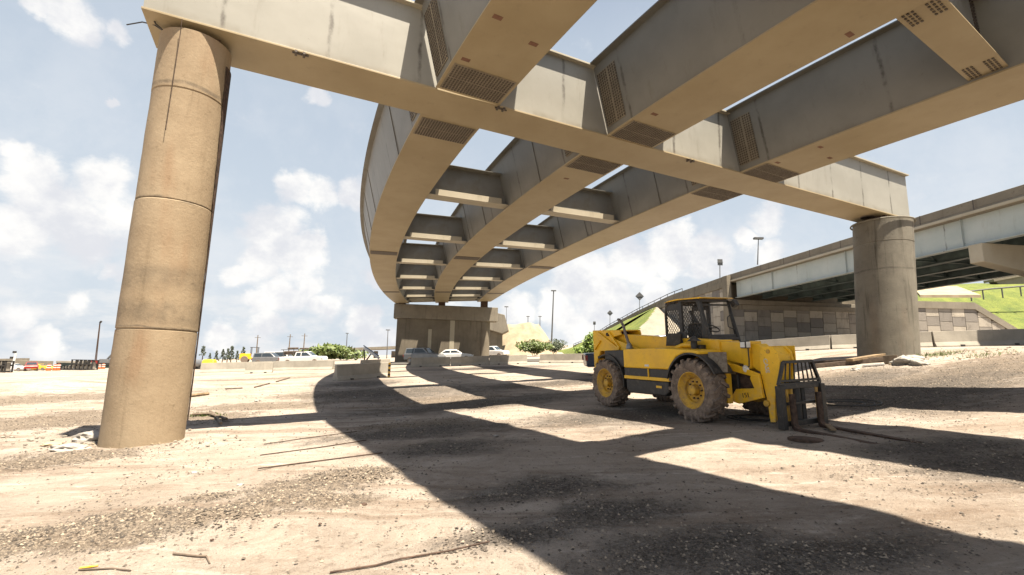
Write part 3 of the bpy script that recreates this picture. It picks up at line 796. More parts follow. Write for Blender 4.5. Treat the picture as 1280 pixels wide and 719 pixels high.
for k, v0 in enumerate((.12, 2.9, 5.7, 8.5, 11.3)):
    mb = mo(); ovbox(mb, -52, -.6, v0, v0+.02, 8.64, 10.24); ovbox(mb, -52, -.6, v0-.2, v0+.22, 8.60, 8.638)
    if k == 0: 
        for j in range(6): ovbox(mb, -46+8*j, -45.97+8*j, v0-.12, v0-.002, 8.64, 10.24)
    o = mb.build('girder', 'blue_steel' if k == 0 else 'teal_steel', OV)
    uv = o.data.uv_layers.new(name='UVMap')
    for l in o.data.loops:
        q = o.data.vertices[l.vertex_index].co+OV.location; uv.data[l.index].uv = ((q-O0).dot(od), q.z-8)
for j in range(12):
    u = -46+4.*j
    for k in range(4):
        v0 = .14+2.8*k
        mb = mo(); A = ov(u, v0, 8.8); B = ov(u, v0+2.76, 8.8)
        mb.bar(A, B, .1); mb.bar(A, ov(u, v0+1.38, 10.1), .09); mb.bar(ov(u, v0+1.38, 10.1), B, .09); mb.bar(ov(u, v0, 10.1), ov(u, v0+2.76, 10.1), .1)
        mb.build('cross_brace', 'teal_steel', OV)
# pier cap + column of the overpass near the right edge
mb = mo(); mb.prism([(-.2, 8.58), (WO+.5, 8.58), (WO+.5, 7.5), (2.5, 7.0), (-.2, 7.5)], -23.2, -21.6, 'x'); 
mb.v = []; mb.f = []
A = []
for u in (-23.2, -22.5):
    for v_, z_ in ((-.35, 8.58), (WO+.5, 8.58), (WO+.5, 7.5), (8, 6.9), (3.5, 6.9), (-.35, 7.55)): A.append(ov(u, v_, z_))
mb.add(A, [tuple(range(6)), tuple(range(11, 5, -1))]+[(k, (k+1) % 6, (k+1) % 6+6, k+6) for k in range(6)]); mb.build('pier_cap', 'ledge', OV, .04)
mb = mo(); q = ov(-22.2, 9, 0); mb.lathe([(1, gz(q.x, q.y)-1), (1, 6.95)], (q.x, q.y, 0), 'z', 28); mb.build('pier_column', 'concrete', OV, smooth=True)
# abutment seat & pilaster
mb = mo(); ovbox(mb, -.3, .9, -.3, WO+.6, 8.02, 8.5); mb.build('abutment_seat', 'concrete', OV, .03)
mb = mo(); ovbox(mb, .9, 1.6, 0., WO+3, 7.0, 10.24); mb.build('back_wall', 'pier', OV)
mb = mo(); ovbox(mb, -.35, .5, -.75, -.3, gz(22, 48)-.5, 10.9); mb.build('pilaster', 'parapet', OV, .03)
# panel wall under the overpass
def panelwall(mb, P0, d, n_, L_, zb, ztf, pw=1.45, ph=.72, seed=1):
    rnd = random.Random(seed); k = 0; x = 0
    while x < L_:
        z_ = zb-(ph if k % 2 else 0)*.5
        w_ = min(pw, L_-x)
        while z_ < ztf(x+w_/2):
            z1 = min(z_+ph*1.0, ztf(x+w_/2))
            t_ = rnd.random()**1.2
            if z1-z_ > .1: mb.obox(P0+d*(x+w_/2)+Vector((0, 0, (z_+z1)/2))+n_*rnd.uniform(-.012, .012), d*(w_/2-.022), n_*.06, Vector((0, 0, (z1-z_)/2-.02)), t_)
            z_ += ph
        x += pw; k += 1
W = empty('panel_wall', (22.3, 48, gz(22.3, 48)), 'retaining wall of staggered square concrete panels under the overpass, with a sloping coping at its right end', 'retaining wall')
def mw(): return MB(Matrix.Translation(-W.location))
WX = Vector((1, .02, 0)).normalized(); WN = Vector((.02, -1, 0)).normalized(); W0 = Vector((22.2, 48.3, 0))
def wtop(x): return 7.95 if x < 16 else (8.75 if x < 25.2 else 8.75-(x-25.2)*.62)
mb = mw(); panelwall(mb, W0, WX, WN, 33, 3.0, lambda x: wtop(x)-.35, 1.34, .96); mb.build('panels', 'panel', W)
mb = mw()
A = []
for x, z_ in ((0, 3), (33, 3), (33, wtop(33)-.4), (25.2, 8.35), (16, 8.35), (16, 7.6), (0, 7.6)): A.append(W0+WX*x-WN*.08+Vector((0, 0, z_)))
n_ = len(A); A += [p-WN*.4 for p in A]; mb.add(A, [tuple(range(n_)), tuple(range(2*n_-1, n_-1, -1))]+[(k, (k+1) % n_, (k+1) % n_+n_, k+n_) for k in range(n_)])
mb.build('backing', 'pier', W)
mb = mw()
def cop(mb, x0, z0, x1, z1, h=.45, th=.28):
    A = [W0+WX*x+WN*e+Vector((0, 0, z_)) for e in (-th, .16) for x, z_ in ((x0, z0-h), (x1, z1-h), (x1, z1), (x0, z0))]
    mb.add(A, [(0, 1, 2, 3), (7, 6, 5, 4), (0, 4, 5, 1), (1, 5, 6, 2), (2, 6, 7, 3), (3, 7, 4, 0)])
cop(mb, 0, 8.0, 15.9, 8.0); mb.build('coping', 'concrete', W)
mb = mw(); cop(mb, 16, 8.85, 25.2, 8.85, .7); mb.build('coping', 'concrete', W)
mb = mw(); cop(mb, 25.2, 8.85, 33.2, 8.85-8*.62, .7); mb.build('coping', 'concrete', W)
mb = mw(); A = [W0+WX*18.8+WN*.2+Vector((0, 0, 4.6)), W0+WX*18.8+WN*.2+Vector((0, 0, 8.0))]; mb.tube(A, .11, 8); mb.build('drain_pipe', 'white', W)
# wing wall along the ramp, and ramp parapet beyond
RW = empty('wing_wall', ov(.5, -.1, gz(22.3, 48)), 'long concrete panel wing wall carrying the ramp parapet left of the overpass abutment', 'retaining wall')
def mr(): return MB(Matrix.Translation(-RW.location))
def rtop(u):      # top of ramp parapet by distance beyond the abutment
    ps = [(0, 11.05), (13, 10.72), (24, 9.8), (37, 8.4), (50, 6.6), (60, 5.9)]
    for (a0, z0), (a1, z1) in zip(ps, ps[1:]):
        if u <= a1: return z0+(z1-z0)*(u-a0)/(a1-a0)
    return ps[-1][1]
mb = mr(); panelwall(mb, ov(.6, -.12, 0), od, -on, 17, 3.5, lambda x: rtop(x)-1.15, 1.4, 1.0, 5); mb.build('panels', 'panel', RW)
mb = mr()
for k in range(30):
    u0, u1 = 2.*k+.02, 2.*k+2
    for za, zb, va, vb in ((-.55, 0, -.25, .0), (-1.15, -.56, -.32, .0)):
        if k >= 9 and za < -1: continue
        A = [ov(u, v_, rtop(u)+z_) for v_ in (va, vb) for u, z_ in ((u0, za), (u1, za), (u1, zb), (u0, zb))]
        mb.add(A, [(0, 1, 2, 3), (7, 6, 5, 4), (0, 4, 5, 1), (1, 5, 6, 2), (2, 6, 7, 3), (3, 7, 4, 0)])
mb.build('parapet', 'parapet', RW)
mb = mr(); A = [ov(u, 0.02, z_) for u, z_ in ((.5, 2), (18, 2), (18, rtop(18)-1.), (.5, rtop(0)-1.))]; A += [p+on*.4 for p in A]
mb.add(A, [(0, 1, 2, 3), (7, 6, 5, 4), (0, 4, 5, 1), (1, 5, 6, 2), (2, 6, 7, 3), (3, 7, 4, 0)]); mb.build('backing', 'pier', RW)
mb = mr(); A = [ov(u, v_, rtop(u)-.6) for u in range(0, 62, 3) for v_ in (0., WO)]
mb.add(A, [(2*k, 2*k+1, 2*k+3, 2*k+2) for k in range(20)]); mb.build('ramp_deck', 'asphalt', RW)
# paved slope + grass embankment
mb = MB(); vs = []; fs = []; nU = 40; nV = 14
for i in range(nU):
    u = 17.+i*1.25
    top = rtop(u)-.62; 
    for j in range(nV):
        v_ = -.24-(j/(nV-1))*1.55*max(2.5, top-2.6)
        q = ov(u, v_, 0); g = gz(q.x, q.y); z_ = top+(g-.1-top)*(j/(nV-1)); z_ += .12*noise.noise((q.x*.4, q.y*.4, 0))*(1 if 0 < j < nV-1 else 0)
        vs.append((q.x, q.y, z_))
for i in range(nU-1):
    for j in range(nV-1): fs.append((i*nV+j, i*nV+j+1, (i+1)*nV+j+1, (i+1)*nV+j))
mb.add(vs, fs); tag(mb.build('embankment', 'grass', smooth=True), kind='structure')
nU = 40; nV = 40; pt = []
for i in range(nU):
    u = 3.5+13.55*i/(nU-1)
    for j in range(nV):
        v_ = -.24-13.*j/(nV-1); q = ov(u, v_, 0); g = gz(q.x, q.y)
        side = rtop(17)-.62-(-v_-.24)/1.55; front = g+.05+(rtop(17)-.62-g)*(u-4)/13.
        z_ = max(g-.15, min(side, front)); pt.append(((q.x, q.y, z_+.06*noise.noise((q.x*.8, q.y*.8, 0))), front < side))
fa = [[], []]
for i in range(nU-1):
    for j in range(nV-1):
        ix = (i*nV+j, i*nV+j+1, (i+1)*nV+j+1, (i+1)*nV+j); fa[0 if sum(pt[k][1] for k in ix) >= 2 else 1].append(ix)
for nm_, mt_, ff in (('paved_slope', 'concrete', fa[0]), ('grass_slope', 'grass', fa[1])):
    mb = MB(); mb.add([p[0] for p in pt], ff); tag(mb.build(nm_, mt_, smooth=True), kind='structure')
mb = MB(); q4 = [at(1150, 368.6, 49.2), at(1226, 368.6, 49.2), at(1196, 357.5, 57), at(1140, 357.5, 57)]
mb.add(q4+[p-Vector((0, 0, .3)) for p in q4], [(0, 1, 2, 3), (7, 6, 5, 4), (0, 4, 5, 1), (1, 5, 6, 2), (2, 6, 7, 3), (3, 7, 4, 0)]); tag(mb.build('paved_apron', 'sandpile'), kind='structure')
# guard rail along ramp crest
gr_ = empty('guard_rail', ov(20, -.12, rtop(20)), 'thin dark guard rail along the crest of the grassy ramp', 'guard rail')
mb = MB(Matrix.Translation(-gr_.location)); mb.tube([ov(u, -.12, rtop(u)+.35) for u in range(10, 61, 2)], .05, 5); mb.build('rail', 'grey_steel', gr_)
mb = MB(Matrix.Translation(-gr_.location))
for u in range(10, 61, 2): mb.tube([ov(u, -.12, rtop(u)-.02), ov(u, -.12, rtop(u)+.35)], .04, 5)
mb.build('posts', 'grey_steel', gr_)['kind'] = 'stuff'
# hill to the right beyond the wall
mb = MB(); vs = []; fs = []; nU = 30; nV = 20
for i in range(nU):
    x = 36+i*2.6
    for j in range(nV):
        y = 49+j*2.4
        g = gz(x, y); h = 4.9*sstep(49, 70, y)+ (9.3-g if False else 0)
        z_ = g+ (h+3.1)*sstep(34, 44, x)*sstep(47.5, 52, y)*(1-.75*sstep(47, 58, x)*(1-sstep(50, 62, y)))
        vs.append((x, y, z_+.15*noise.noise((x*.3, y*.3, 3))))
for i in range(nU-1):
    for j in range(nV-1): fs.append((i*nV+j, (i+1)*nV+j, (i+1)*nV+j+1, i*nV+j+1))
mb.add(vs, fs); tag(mb.build('grassy_hill', 'grass', smooth=True), kind='structure')
fl = empty('guard_rail', (47, 52, 9.), 'long dark rail across the grassy hill right of the panel wall', 'guard rail')
mb = MB(Matrix.Translation(-fl.location)); pts = [at(x, y, 56) for x, y in ((1205, 365), (1240, 361), (1290, 357))]; mb.tube(pts, .10, 6); mb.build('rail', 'grey_steel', fl)
for x, y in ((1213, 364), (1228, 362), (1252, 360), (1275, 358)):
    p = at(x, y, 56); mb = MB(Matrix.Translation(-fl.location)); mb.tube([p, p-Vector((0, 0, 1.2))], .07, 6); mb.build('post', 'grey_steel', fl)
fl2 = empty('retaining_wall', at(1262, 350, 66), 'small grey retaining wall high on the grassy hill at the right edge', 'retaining wall')
mb = MB(Matrix.Translation(-fl2.location)); mb.prism([(at(a_, b_, 66).x, at(a_, b_, 66).z) for a_, b_ in ((1243, 351), (1300, 340), (1300, 364), (1262, 364))], 66, 67); mb.build('wall', 'concrete', fl2)
mb = MB(Matrix.Translation(-fl2.location)); mb.prism([(at(a_, b_, 65.7).x, at(a_, b_, 65.7).z) for a_, b_ in ((1242, 349), (1300, 338), (1300, 341), (1243, 352))], 65.7, 67.2); mb.build('coping', 'parapet', fl2)

# ------------------------------------------------------------------ telehandler
PLN = Vector((-.0468, -.0356, 1)).normalized()
h_ = Vector((.386, -.923, 0)); h_ = (h_-PLN*h_.dot(PLN)).normalized(); l_ = PLN.cross(h_)
OT = Vector((4.0485, 11.6233, .63326)); 
th = empty('telehandler', OT, 'yellow telescopic forklift with caged cab and lowered black forks, parked under the bridge', 'forklift')
th.matrix_world = Matrix(((h_.x, l_.x, PLN.x, OT.x), (h_.y, l_.y, PLN.y, OT.y), (h_.z, l_.z, PLN.z, OT.z), (0, 0, 0, 1)))
RWH = .63
def wheel(x, sd, r, w=.40):
    yo = sd*1.1; yi = sd*(1.1-w)
    yc = (yo+yi)/2
    # wheel disc (part), tyre and hub as sub-parts, local to the wheel centre
    mb = MB(); s_ = sd
    mb.lathe([(.0, s_*.02), (.10, s_*.03), (.12, s_*.05), (.235, s_*.05), (.25, s_*.10), (.325, s_*.15), (.35, s_*.19), (.365, s_*.19), (.365, -s_*.18), (.30, -s_*.17), (.28, -s_*.02), (0, -s_*.02)], (0, 0, 0), 'y', 40)
    wo = mb.build('wheel', 'rimyellow', th, smooth=True); wo.location = (x, yc, r-.02)
    mb = MB(); hw_ = w/2
    prof = [(.352, s_*.185), (.40, s_*(hw_-.01)), (.47, s_*(hw_+.012)), (.54, s_*(hw_+.005)), (r-.055, s_*(hw_-.02)), (r-.03, s_*(hw_-.07)), (r-.03, -s_*(hw_-.07)), (r-.055, -s_*(hw_-.02)), (.54, -s_*hw_), (.45, -s_*(hw_+.01)), (.352, -s_*.185)]
    mb.lathe(prof, (0, 0, 0), 'y', 56, False)
    nl = 20
    for k in range(nl):
        for side in (-1, 1):
            a_ = 2*PI*(k+(.5 if side > 0 else 0))/nl
            a2 = a_+.16
            rr = r-.012
            A = Vector((rr*math.cos(a_), side*(hw_-.015), rr*math.sin(a_))); B = Vector((rr*math.cos(a2), side*.01, rr*math.sin(a2)))
            rad = Vector((math.cos((a_+a2)/2), 0, math.sin((a_+a2)/2)))
            dd = (B-A); w_ = dd.cross(rad).normalized()
            mb.obox((A+B)/2-rad*.018, dd/2, w_*.032, rad*.032)
            # lug shoulder down the side wall
            rad0 = Vector((math.cos(a_), 0, math.sin(a_))); tan0 = Vector((-math.sin(a_), 0, math.cos(a_)))
            mb.obox(rad0*(r-.075)+Vector((0, side*(hw_-.012), 0)), rad0*.06, tan0*.03, Vector((0, .022, 0)))
    mb.build('tyre', 'rubber', wo, smooth=True)
    mb = MB(); mb.lathe([(0, s_*.17), (.085, s_*.17), (.10, s_*.155), (.10, s_*.03)], (0, 0, 0), 'y', 24)
    mb.build('hub', 'rimyellow', wo, smooth=True)
    mb = MB()
    for k in range(10):
        a_ = 2*PI*k/10; mb.lathe([(.018, s_*.045), (.018, s_*.08), (.0, s_*.082)], (.17*math.cos(a_), 0, .17*math.sin(a_)), 'y', 6)
    mb.build('wheel_bolts', 'rust', wo)['kind'] = 'stuff'
    return wo
fwz = (1.5, -1.5)
w1 = wheel(1.53, -1, .63); w2 = wheel(1.53, 1, .63); w3 = wheel(-1.5, -1, .60); w4 = wheel(-1.5, 1, .60)
def part(mb, name, mat, bev=.008, parent=th, sm=False): return mb.build(name, mat, parent, bev, sm)
# chassis
mb = MB(); mb.box(-2.2, 2.1, -.42, .42, .50, .92); part(mb, 'chassis', 'black', .02)
mb = MB()
for x in (1.53, -1.5): mb.tube([(x, -.75, .58), (x, .75, .58)], .11, 12)
part(mb, 'axles', 'black', 0, sm=True)['kind'] = 'stuff'
# engine pod (right side)
mb = MB(); pod = [(-.71, 1.43), (.35, 1.45), (1.22, 1.42), (1.75, 1.39), (1.75, 1.30), (1.35, 1.34), (1.12, 1.27), (.96, 1.10), (.90, .99), (-.71, .99)]
mb.prism(pod, -1.05, -.40); part(mb, 'engine_cover', 'yellow', .03)
mb = MB(); mb.box(-.70, .90, -1.035, -.42, .81, .988); part(mb, 'louvre_band', 'black', .005)
mb = MB(); mb.box(-.71, .88, -1.05, -.42, .735, .808); part(mb, 'side_stripe', 'yellow', .008)
mb = MB(); mb.box(.19, .215, -1.056, -1.03, .737, .986); part(mb, 'latch_bar', 'yellow', .003)
mb = MB(); mb.prism([(-.68, .732), (.82, .732), (.82, .50), (.70, .42), (-.58, .40), (-.68, .48)], -1.02, -.44); part(mb, 'fuel_tank', 'black', .03)
mb = MB(); mb.box(.42, .60, -1.032, -1.018, .58, .63); part(mb, 'tank_tag', 'yellow', .004)
mb = MB(); mb.box(.10, .24, -1.054, -1.048, 1.04, 1.085); part(mb, 'sticker', 'white', 0)
# fenders
def arc_fender(cx_, cz_, r, a0, a1, y0, y1, th_, mat, name):
    mb = MB(); n_ = 18; vs = []; fs = []
    for i in range(n_+1):
        a_ = R_(a0+(a1-a0)*i/n_)
        for rr in (r, r+th_):
            for y in (y0, y1): vs.append((cx_+rr*math.cos(a_), y, cz_+rr*math.sin(a_)))
    for i in range(n_):
        o_ = i*4
        fs += [(o_, o_+4, o_+5, o_+1), (o_+2, o_+3, o_+7, o_+6), (o_, o_+2, o_+6, o_+4), (o_+1, o_+5, o_+7, o_+3)]
    fs += [(0, 1, 3, 2), (n_*4, n_*4+2, n_*4+3, n_*4+1)]
    mb.add(vs, fs); part(mb, name, mat, 0, sm=True)
for sd in (-1, 1):
    arc_fender(1.53, .62, .70, 28, 165, sd*1.08, sd*.60, .035, 'black', 'front_fender')
arc_fender(-1.5, .58, .70, -5, 120, -1.02, -.42, .03, 'black', 'rear_fender')
arc_fender(-1.5, .58, .70, -5, 120, 1.02, .42, .03, 'black', 'rear_fender')
mb = MB(); mb.box(-1.62, -.74, -.98, -.42, 1.0, 1.40); part(mb, 'wheel_housing', 'black', .03)
# rear tower: two side plates with braces
for y0 in (-.52, .12):
    mb = MB(); mb.prism([(-2.85, 1.97), (-1.55, 1.93), (-1.50, 1.80), (-1.95, 1.74), (-.75, 1.42), (-.75, 1.30), (-2.5, 1.38), (-2.72, 1.05), (-2.62, .9), (-2.85, .9)], y0, y0+.05)
    part(mb, 'tower_plate', 'yellow', .012)
mb = MB(); mb.box(-2.86, -2.78, -.47, .13, .92, 1.95); mb.box(-2.8, -1.6, -.47, .12, 1.90, 1.935); part(mb, 'tower_back', 'yellow', .01)
mb = MB(); mb.bar((-2.55, -.54, 1.90), (-1.55, -.54, 1.42), .05, .07, (0, 1, 0)); mb.bar((-2.02, -.54, 1.9), (-1.55, -.54, 1.46), .05, .06, (0, 1, 0)); mb.bar((-2.75, -.54, 1.42), (-2.45, -.54, 1.66), .04, .06, (0, 1, 0)); part(mb, 'tower_rib', 'yellow', .006)
mb = MB(); mb.tube([(-2.05, -.58, 1.83), (-2.05, .22, 1.83)], .05, 12); mb.tube([(-2.55, -.56, 1.2), (-2.55, -.5, 1.2)], .04, 10); part(mb, 'pivot_pin', 'rust', 0, sm=True)
mb = MB(); mb.box(-2.5, -2.2, -.5, .5, .55, 1.02); part(mb, 'counterweight', 'yellow', .04)
mb = MB(); mb.tube([(-1.9, -.25, 1.15), (-.9, -.25, 1.5)], .07, 12); part(mb, 'lift_cylinder', 'black', 0, sm=True)
# boom
def boomseg(x0, zt0, zb0, x1, zt1, zb1, y0, y1, name, mat='yellow', bev=.018):
    mb = MB(); mb.prism([(x0, zt0), (x1, zt1), (x1, zb1), (x0, zb0)], y0, y1); return part(mb, name, mat, bev)
boomseg(-2.3, 1.86, 1.52, 1.62, 1.585, 1.24, -.36, .0, 'boom')
boomseg(1.60, 1.565, 1.19, 2.28, 1.53, 1.10, -.335, -.025, 'inner_boom')
boomseg(1.55, 1.60, 1.20, 1.66, 1.595, 1.195, -.375, .015, 'boom_collar')
boomseg(2.20, 1.56, 1.08, 2.36, 1.55, 1.02, -.36, .0, 'boom_collar')
mb = MB(); mb.box(1.05, 1.3, -.52, -.38, 1.34, 1.50); mb.lathe([(.10, 1.62), (.15, 1.58), (.08, 1.64), (.05, 1.67), (.0, 1.70)], (1.15, -.55, 0), 'z', 16); mb.lathe([(.07, 1.38), (.07, 1.6)], (1.15, -.55, 0), 'z', 12); part(mb, 'air_cleaner', 'black', .0, sm=True)
mb = MB(); mb.tube([(.55, -.5, 1.44), (.8, -.52, 1.50), (1.1, -.55, 1.50)], .055, 12); part(mb, 'intake_pipe', 'yellow', 0, sm=True)
# boom head (gooseneck)
for y0, y1 in ((-.39, -.35), (-.04, .0)):
    mb = MB(); mb.prism([(2.60, 1.30), (2.64, 1.40), (2.72, 1.45), (2.88, 1.45), (2.98, 1.36), (3.02, 1.15), (2.93, .74), (2.85, .52), (2.83, .10), (2.72, .08), (2.69, .48), (2.60, .95)], y0, y1); part(mb, 'boom_head', 'yellow', .012)
mb = MB(); mb.prism([(2.66, 1.38), (2.74, 1.43), (2.86, 1.43), (2.98, 1.30), (2.99, 1.12), (2.90, .74), (2.82, .5), (2.80, .12), (2.74, .12), (2.72, .5), (2.66, .95)], -.35, -.04); part(mb, 'head_core', 'yellow', .01)
mb = MB(); mb.prism([(2.36, 1.50), (2.52, 1.50), (2.70, 1.36), (2.66, 1.0), (2.50, .98), (2.36, 1.06)], -.30, -.06); part(mb, 'boom_tip', 'yellow', .012)
mb = MB(); mb.tube([(2.69, -.42, .42), (2.69, -.36, .42)], .06, 14); mb.tube([(2.80, -.40, 1.36), (2.80, .02, 1.36)], .04, 12); part(mb, 'pivot_pin', 'rimyellow', 0, sm=True)
mb = MB(); mb.box(2.48, 2.82, .28, .31, 1.10, 1.45); mb.box(2.48, 2.51, .02, .31, 1.10, 1.45); part(mb, 'lamp_bracket', 'yellow', .006)
mb = MB(); mb.box(2.28, 2.42, -.50, -.37, 1.42, 1.56); part(mb, 'headlight', 'black', .02)
mb = MB(); mb.box(2.42, 2.427, -.485, -.385, 1.435, 1.545); mb.box(2.30, 2.40, -.507, -.50, 1.44, 1.54); part(mb, 'headlight_glass', 'mirror', 0)
mb = MB(); mb.tube([(2.30, -.42, 1.05), (2.36, -.47, 1.02)], .055, 12); part(mb, 'marker_lamp', 'mirror', .0)
mb = MB(); mb.tube([(2.38, -.40, 1.44), (2.40, -.42, 1.2), (2.38, -.41, 1.08), (2.32, -.42, 1.05)], .012, 6); mb.tube([(1.9, -.1, .9), (2.2, -.12, .62), (2.5, -.1, .78), (2.7, -.08, .95)], .022, 8); mb.tube([(1.9, -.2, .85), (2.25, -.2, .5), (2.6, -.2, .8), (2.75, -.2, 1.0)], .022, 8); part(mb, 'hydraulic_hose', 'black', 0, sm=True)
# dirty board on the front fender
mb = MB(); mb.obox((2.12, -.80, 1.19), (.03, -.19, 0), (.02, .004, 0), (0, 0, .20)); mb.v = []; mb.f = []
mb.obox((2.06, -.86, 1.17), (.19, .03, 0), (-.003, .018, 0), (0, 0, .19)); part(mb, 'mud_board', 'board', .006)
mb = MB(); mb.bar((1.95, -.83, 1.2), (1.95, -.4, 1.1), .04); part(mb, 'board_bracket', 'yellow', 0)
# front frame with side plates
for sd in (-1, 1):
    y0 = -.47 if sd < 0 else .40
    mb = MB(); mb.box(1.90, 2.0, y0-.14 if sd < 0 else y0+.05, y0 if sd < 0 else y0+.2, .36, 1.06); part(mb, 'frame_upright', 'yellow', .012)
    mb = MB(); mb.prism([(1.92, .40), (2.12, .36), (2.68, .52), (2.66, .60), (2.62, .92), (2.45, .92), (2.42, .86), (2.50, .68), (2.08, .64), (1.94, .46)], y0, y0+.07); part(mb, 'frame_side', 'yellow', .012)
    mb = MB(); mb.prism([(1.96, 1.10), (2.05, 1.12), (2.62, .95), (2.66, .70), (2.60, .70), (2.55, .88), (2.02, .98)], y0+.01, y0+.06); part(mb, 'frame_arm', 'yellow', .01)
mb = MB(); mb.prism([(2.0, .40), (2.65, .54), (2.60, .90), (2.0, .95)], -.36, .36); part(mb, 'front_frame', 'rust', .02)
# cab: roll cage
cy0, cy1 = .06, .92
R4 = [(-.36, 1.58), (-.40, 2.30), (-.28, 2.50), (.0, 2.56)]
for y in (cy0, cy1):
    mb = MB()
    mb.tube([(-.38, y, 1.45), (-.38, y, 2.28), (-.34, y, 2.44), (-.22, y, 2.52), (.0, y, 2.55), (.70, y, 2.52), (.78, y, 2.48), (.84, y, 2.2), (1.0, y, 1.62), (1.02, y, 1.45)], .036, 8)
    part(mb, 'cage_tube', 'black', 0, sm=True)
    mb = MB(); mb.box(.10, .20, y-.03, y+.03, 1.3, 2.53); part(mb, 'cab_post', 'black', .01)
    mb = MB(); mb.prism([(.66, 2.50), (.80, 2.50), (.86, 2.25), (.93, 1.85), (1.04, 1.55), (1.04, 1.45), (.78, 1.45), (.80, 1.9), (.76, 2.25)] if y < .5 else [(.74, 2.50), (.80, 2.50), (.86, 2.25), (1.04, 1.55), (1.04, 1.45), (.96, 1.45)], y-.025, y+.025); part(mb, 'door_post', 'black', .01)
    mb = MB(); mb.box(-.36, .12, y-.02, y+.02, 2.34, 2.50); part(mb, 'cab_rail', 'black', .006)
for x in (-.36, .15, .74):
    mb = MB(); mb.bar((x, cy0, 2.51), (x, cy1, 2.51), .06); part(mb, 'cab_crossbar', 'black', .006)
mb = MB()
mb.bar((1.0, cy0, 1.62), (1.0, cy1, 1.62), .06); mb.bar((.80, cy0, 2.40), (.80, cy1, 2.40), .04); mb.bar((-.38, cy0, 1.60), (-.38, cy1, 1.60), .05); part(mb, 'cab_sill', 'black', .006)['kind'] = 'stuff'
mb = MB(); mb.prism([(-.36, 2.545), (-.2, 2.585), (.1, 2.60), (.84, 2.575), (.90, 2.55), (.84, 2.545), (.1, 2.57), (-.2, 2.555)], cy0-.06, cy1+.06); part(mb, 'cab_roof', 'yellow', .004)
# mesh guards
def guard(poly, y, name='mesh_guard', step=.082, r=.008):
    mb = MB(); xs_ = [p[0] for p in poly]; zs_ = [p[1] for p in poly]
    def clip(px, pz, dx, dz):
        ts = []
        n_ = len(poly)
        for i in range(n_):
            ax, az = poly[i]; bx, bz = poly[(i+1) % n_]; ex, ez = bx-ax, bz-az
            den = dx*ez-dz*ex
            if abs(den) < 1e-9: continue
            t = ((ax-px)*ez-(az-pz)*ex)/den; u = ((ax-px)*dz-(az-pz)*dx)/den
            if 0 <= u <= 1: ts.append(t)
        return (min(ts), max(ts)) if len(ts) >= 2 else None
    for sg in (1, -1):
        k = -40
        while k < 40:
            px, pz = poly[0][0]+k*step, poly[0][1]
            t = clip(px, pz, .62, sg*.78)
            if t and t[1]-t[0] > .02: mb.tube([(px+.62*t[0], y, pz+sg*.78*t[0]), (px+.62*t[1], y, pz+sg*.78*t[1])], r, 4, False)
            k += 1
    part(mb, name, 'black', 0)
guard([(-.36, 1.60), (.11, 1.60), (.11, 2.34), (-.36, 2.34)], cy0)
guard([(.20, 1.60), (.80, 1.60), (.79, 2.25), (.68, 2.46), (.34, 2.46), (.20, 2.30)], cy0)
mb = MB(); mb.bar((-.45, cy1, 2.35), (.06, cy1, 1.6), .05, .09, (0, 1, 0)); part(mb, 'cab_brace', 'black', .005)
mb = MB(); mb.box(-.38, 1.03, cy0, cy1, .75, 1.58); part(mb, 'cab_body', 'yellow', .03)
mb = MB(); mb.box(.75, .99, cy0+.04, cy1-.04, 1.58, 1.72); part(mb, 'dashboard', 'black', .03)
mb = MB(); mb.prism([(.12, 1.58), (.55, 1.58), (.55, 1.66), (.32, 1.68), (.26, 1.95), (.20, 2.02), (.10, 2.0), (.06, 1.8)], .28, .72); part(mb, 'seat', 'black', .04)
mb = MB(); sc = Vector((.62, .5, 1.88)); ax = Vector((.5, 0, .86)).normalized(); e1 = Vector((0, 1, 0)); e2 = ax.cross(e1)
mb.tube([sc+(e1*math.cos(a)+e2*math.sin(a))*.19 for a in [2*PI*k/24 for k in range(25)]], .014, 6); mb.tube([sc, sc-ax*.3], .025, 6); mb.tube([sc-e1*.18, sc+e1*.18], .012, 5); part(mb, 'steering_wheel', 'black', 0, sm=True)
mb = MB(); mb.tube([(.86, cy1+.02, 2.2), (.82, cy1-.10, 2.12), (.84, cy1-.12, 1.9), (.96, cy1, 1.80)], .013, 6); part(mb, 'grab_handle', 'black', 0, sm=True)
mb = MB(); mb.obox((.98, cy1-.02, 2.42), (.05, 0, .03), (0, .07, 0), (-.03, 0, .06)); mb.bar((.8, cy1-.02, 2.48), (.96, cy1-.02, 2.46), .03); part(mb, 'work_lamp', 'black', .008)
mb = MB(); mb.obox((.50, -.52, 1.63), (.16, .06, 0), (-.012, .03, 0), (.03, 0, .14)); mb.bar((.1, -.1, 1.62), (.6, -.5, 1.62), .025); mb.obox((.60, -.34, 1.60), (.08, .06, 0), (-.01, .02, 0), (-.02, 0, .2)); part(mb, 'mirror', 'black', .02)
# exhaust
mb = MB(); mb.tube([(-1.02, -.62, 1.40), (-1.02, -.62, 1.50), (-1.06, -.62, 1.62), (-1.16, -.62, 1.84), (-1.22, -.62, 2.02), (-1.34, -.62, 2.17), (-1.44, -.62, 2.20)], [.05, .05, .036, .036, .036, .036, .038], 12); part(mb, 'exhaust_pipe', 'exhaust', 0, sm=True)
mb = MB(); mb.lathe([(.07, 1.38), (.085, 1.44), (.075, 1.52), (.04, 1.58)], (-1.02, -.62, 0), 'z', 14); part(mb, 'exhaust_base', 'silver', 0, sm=True)
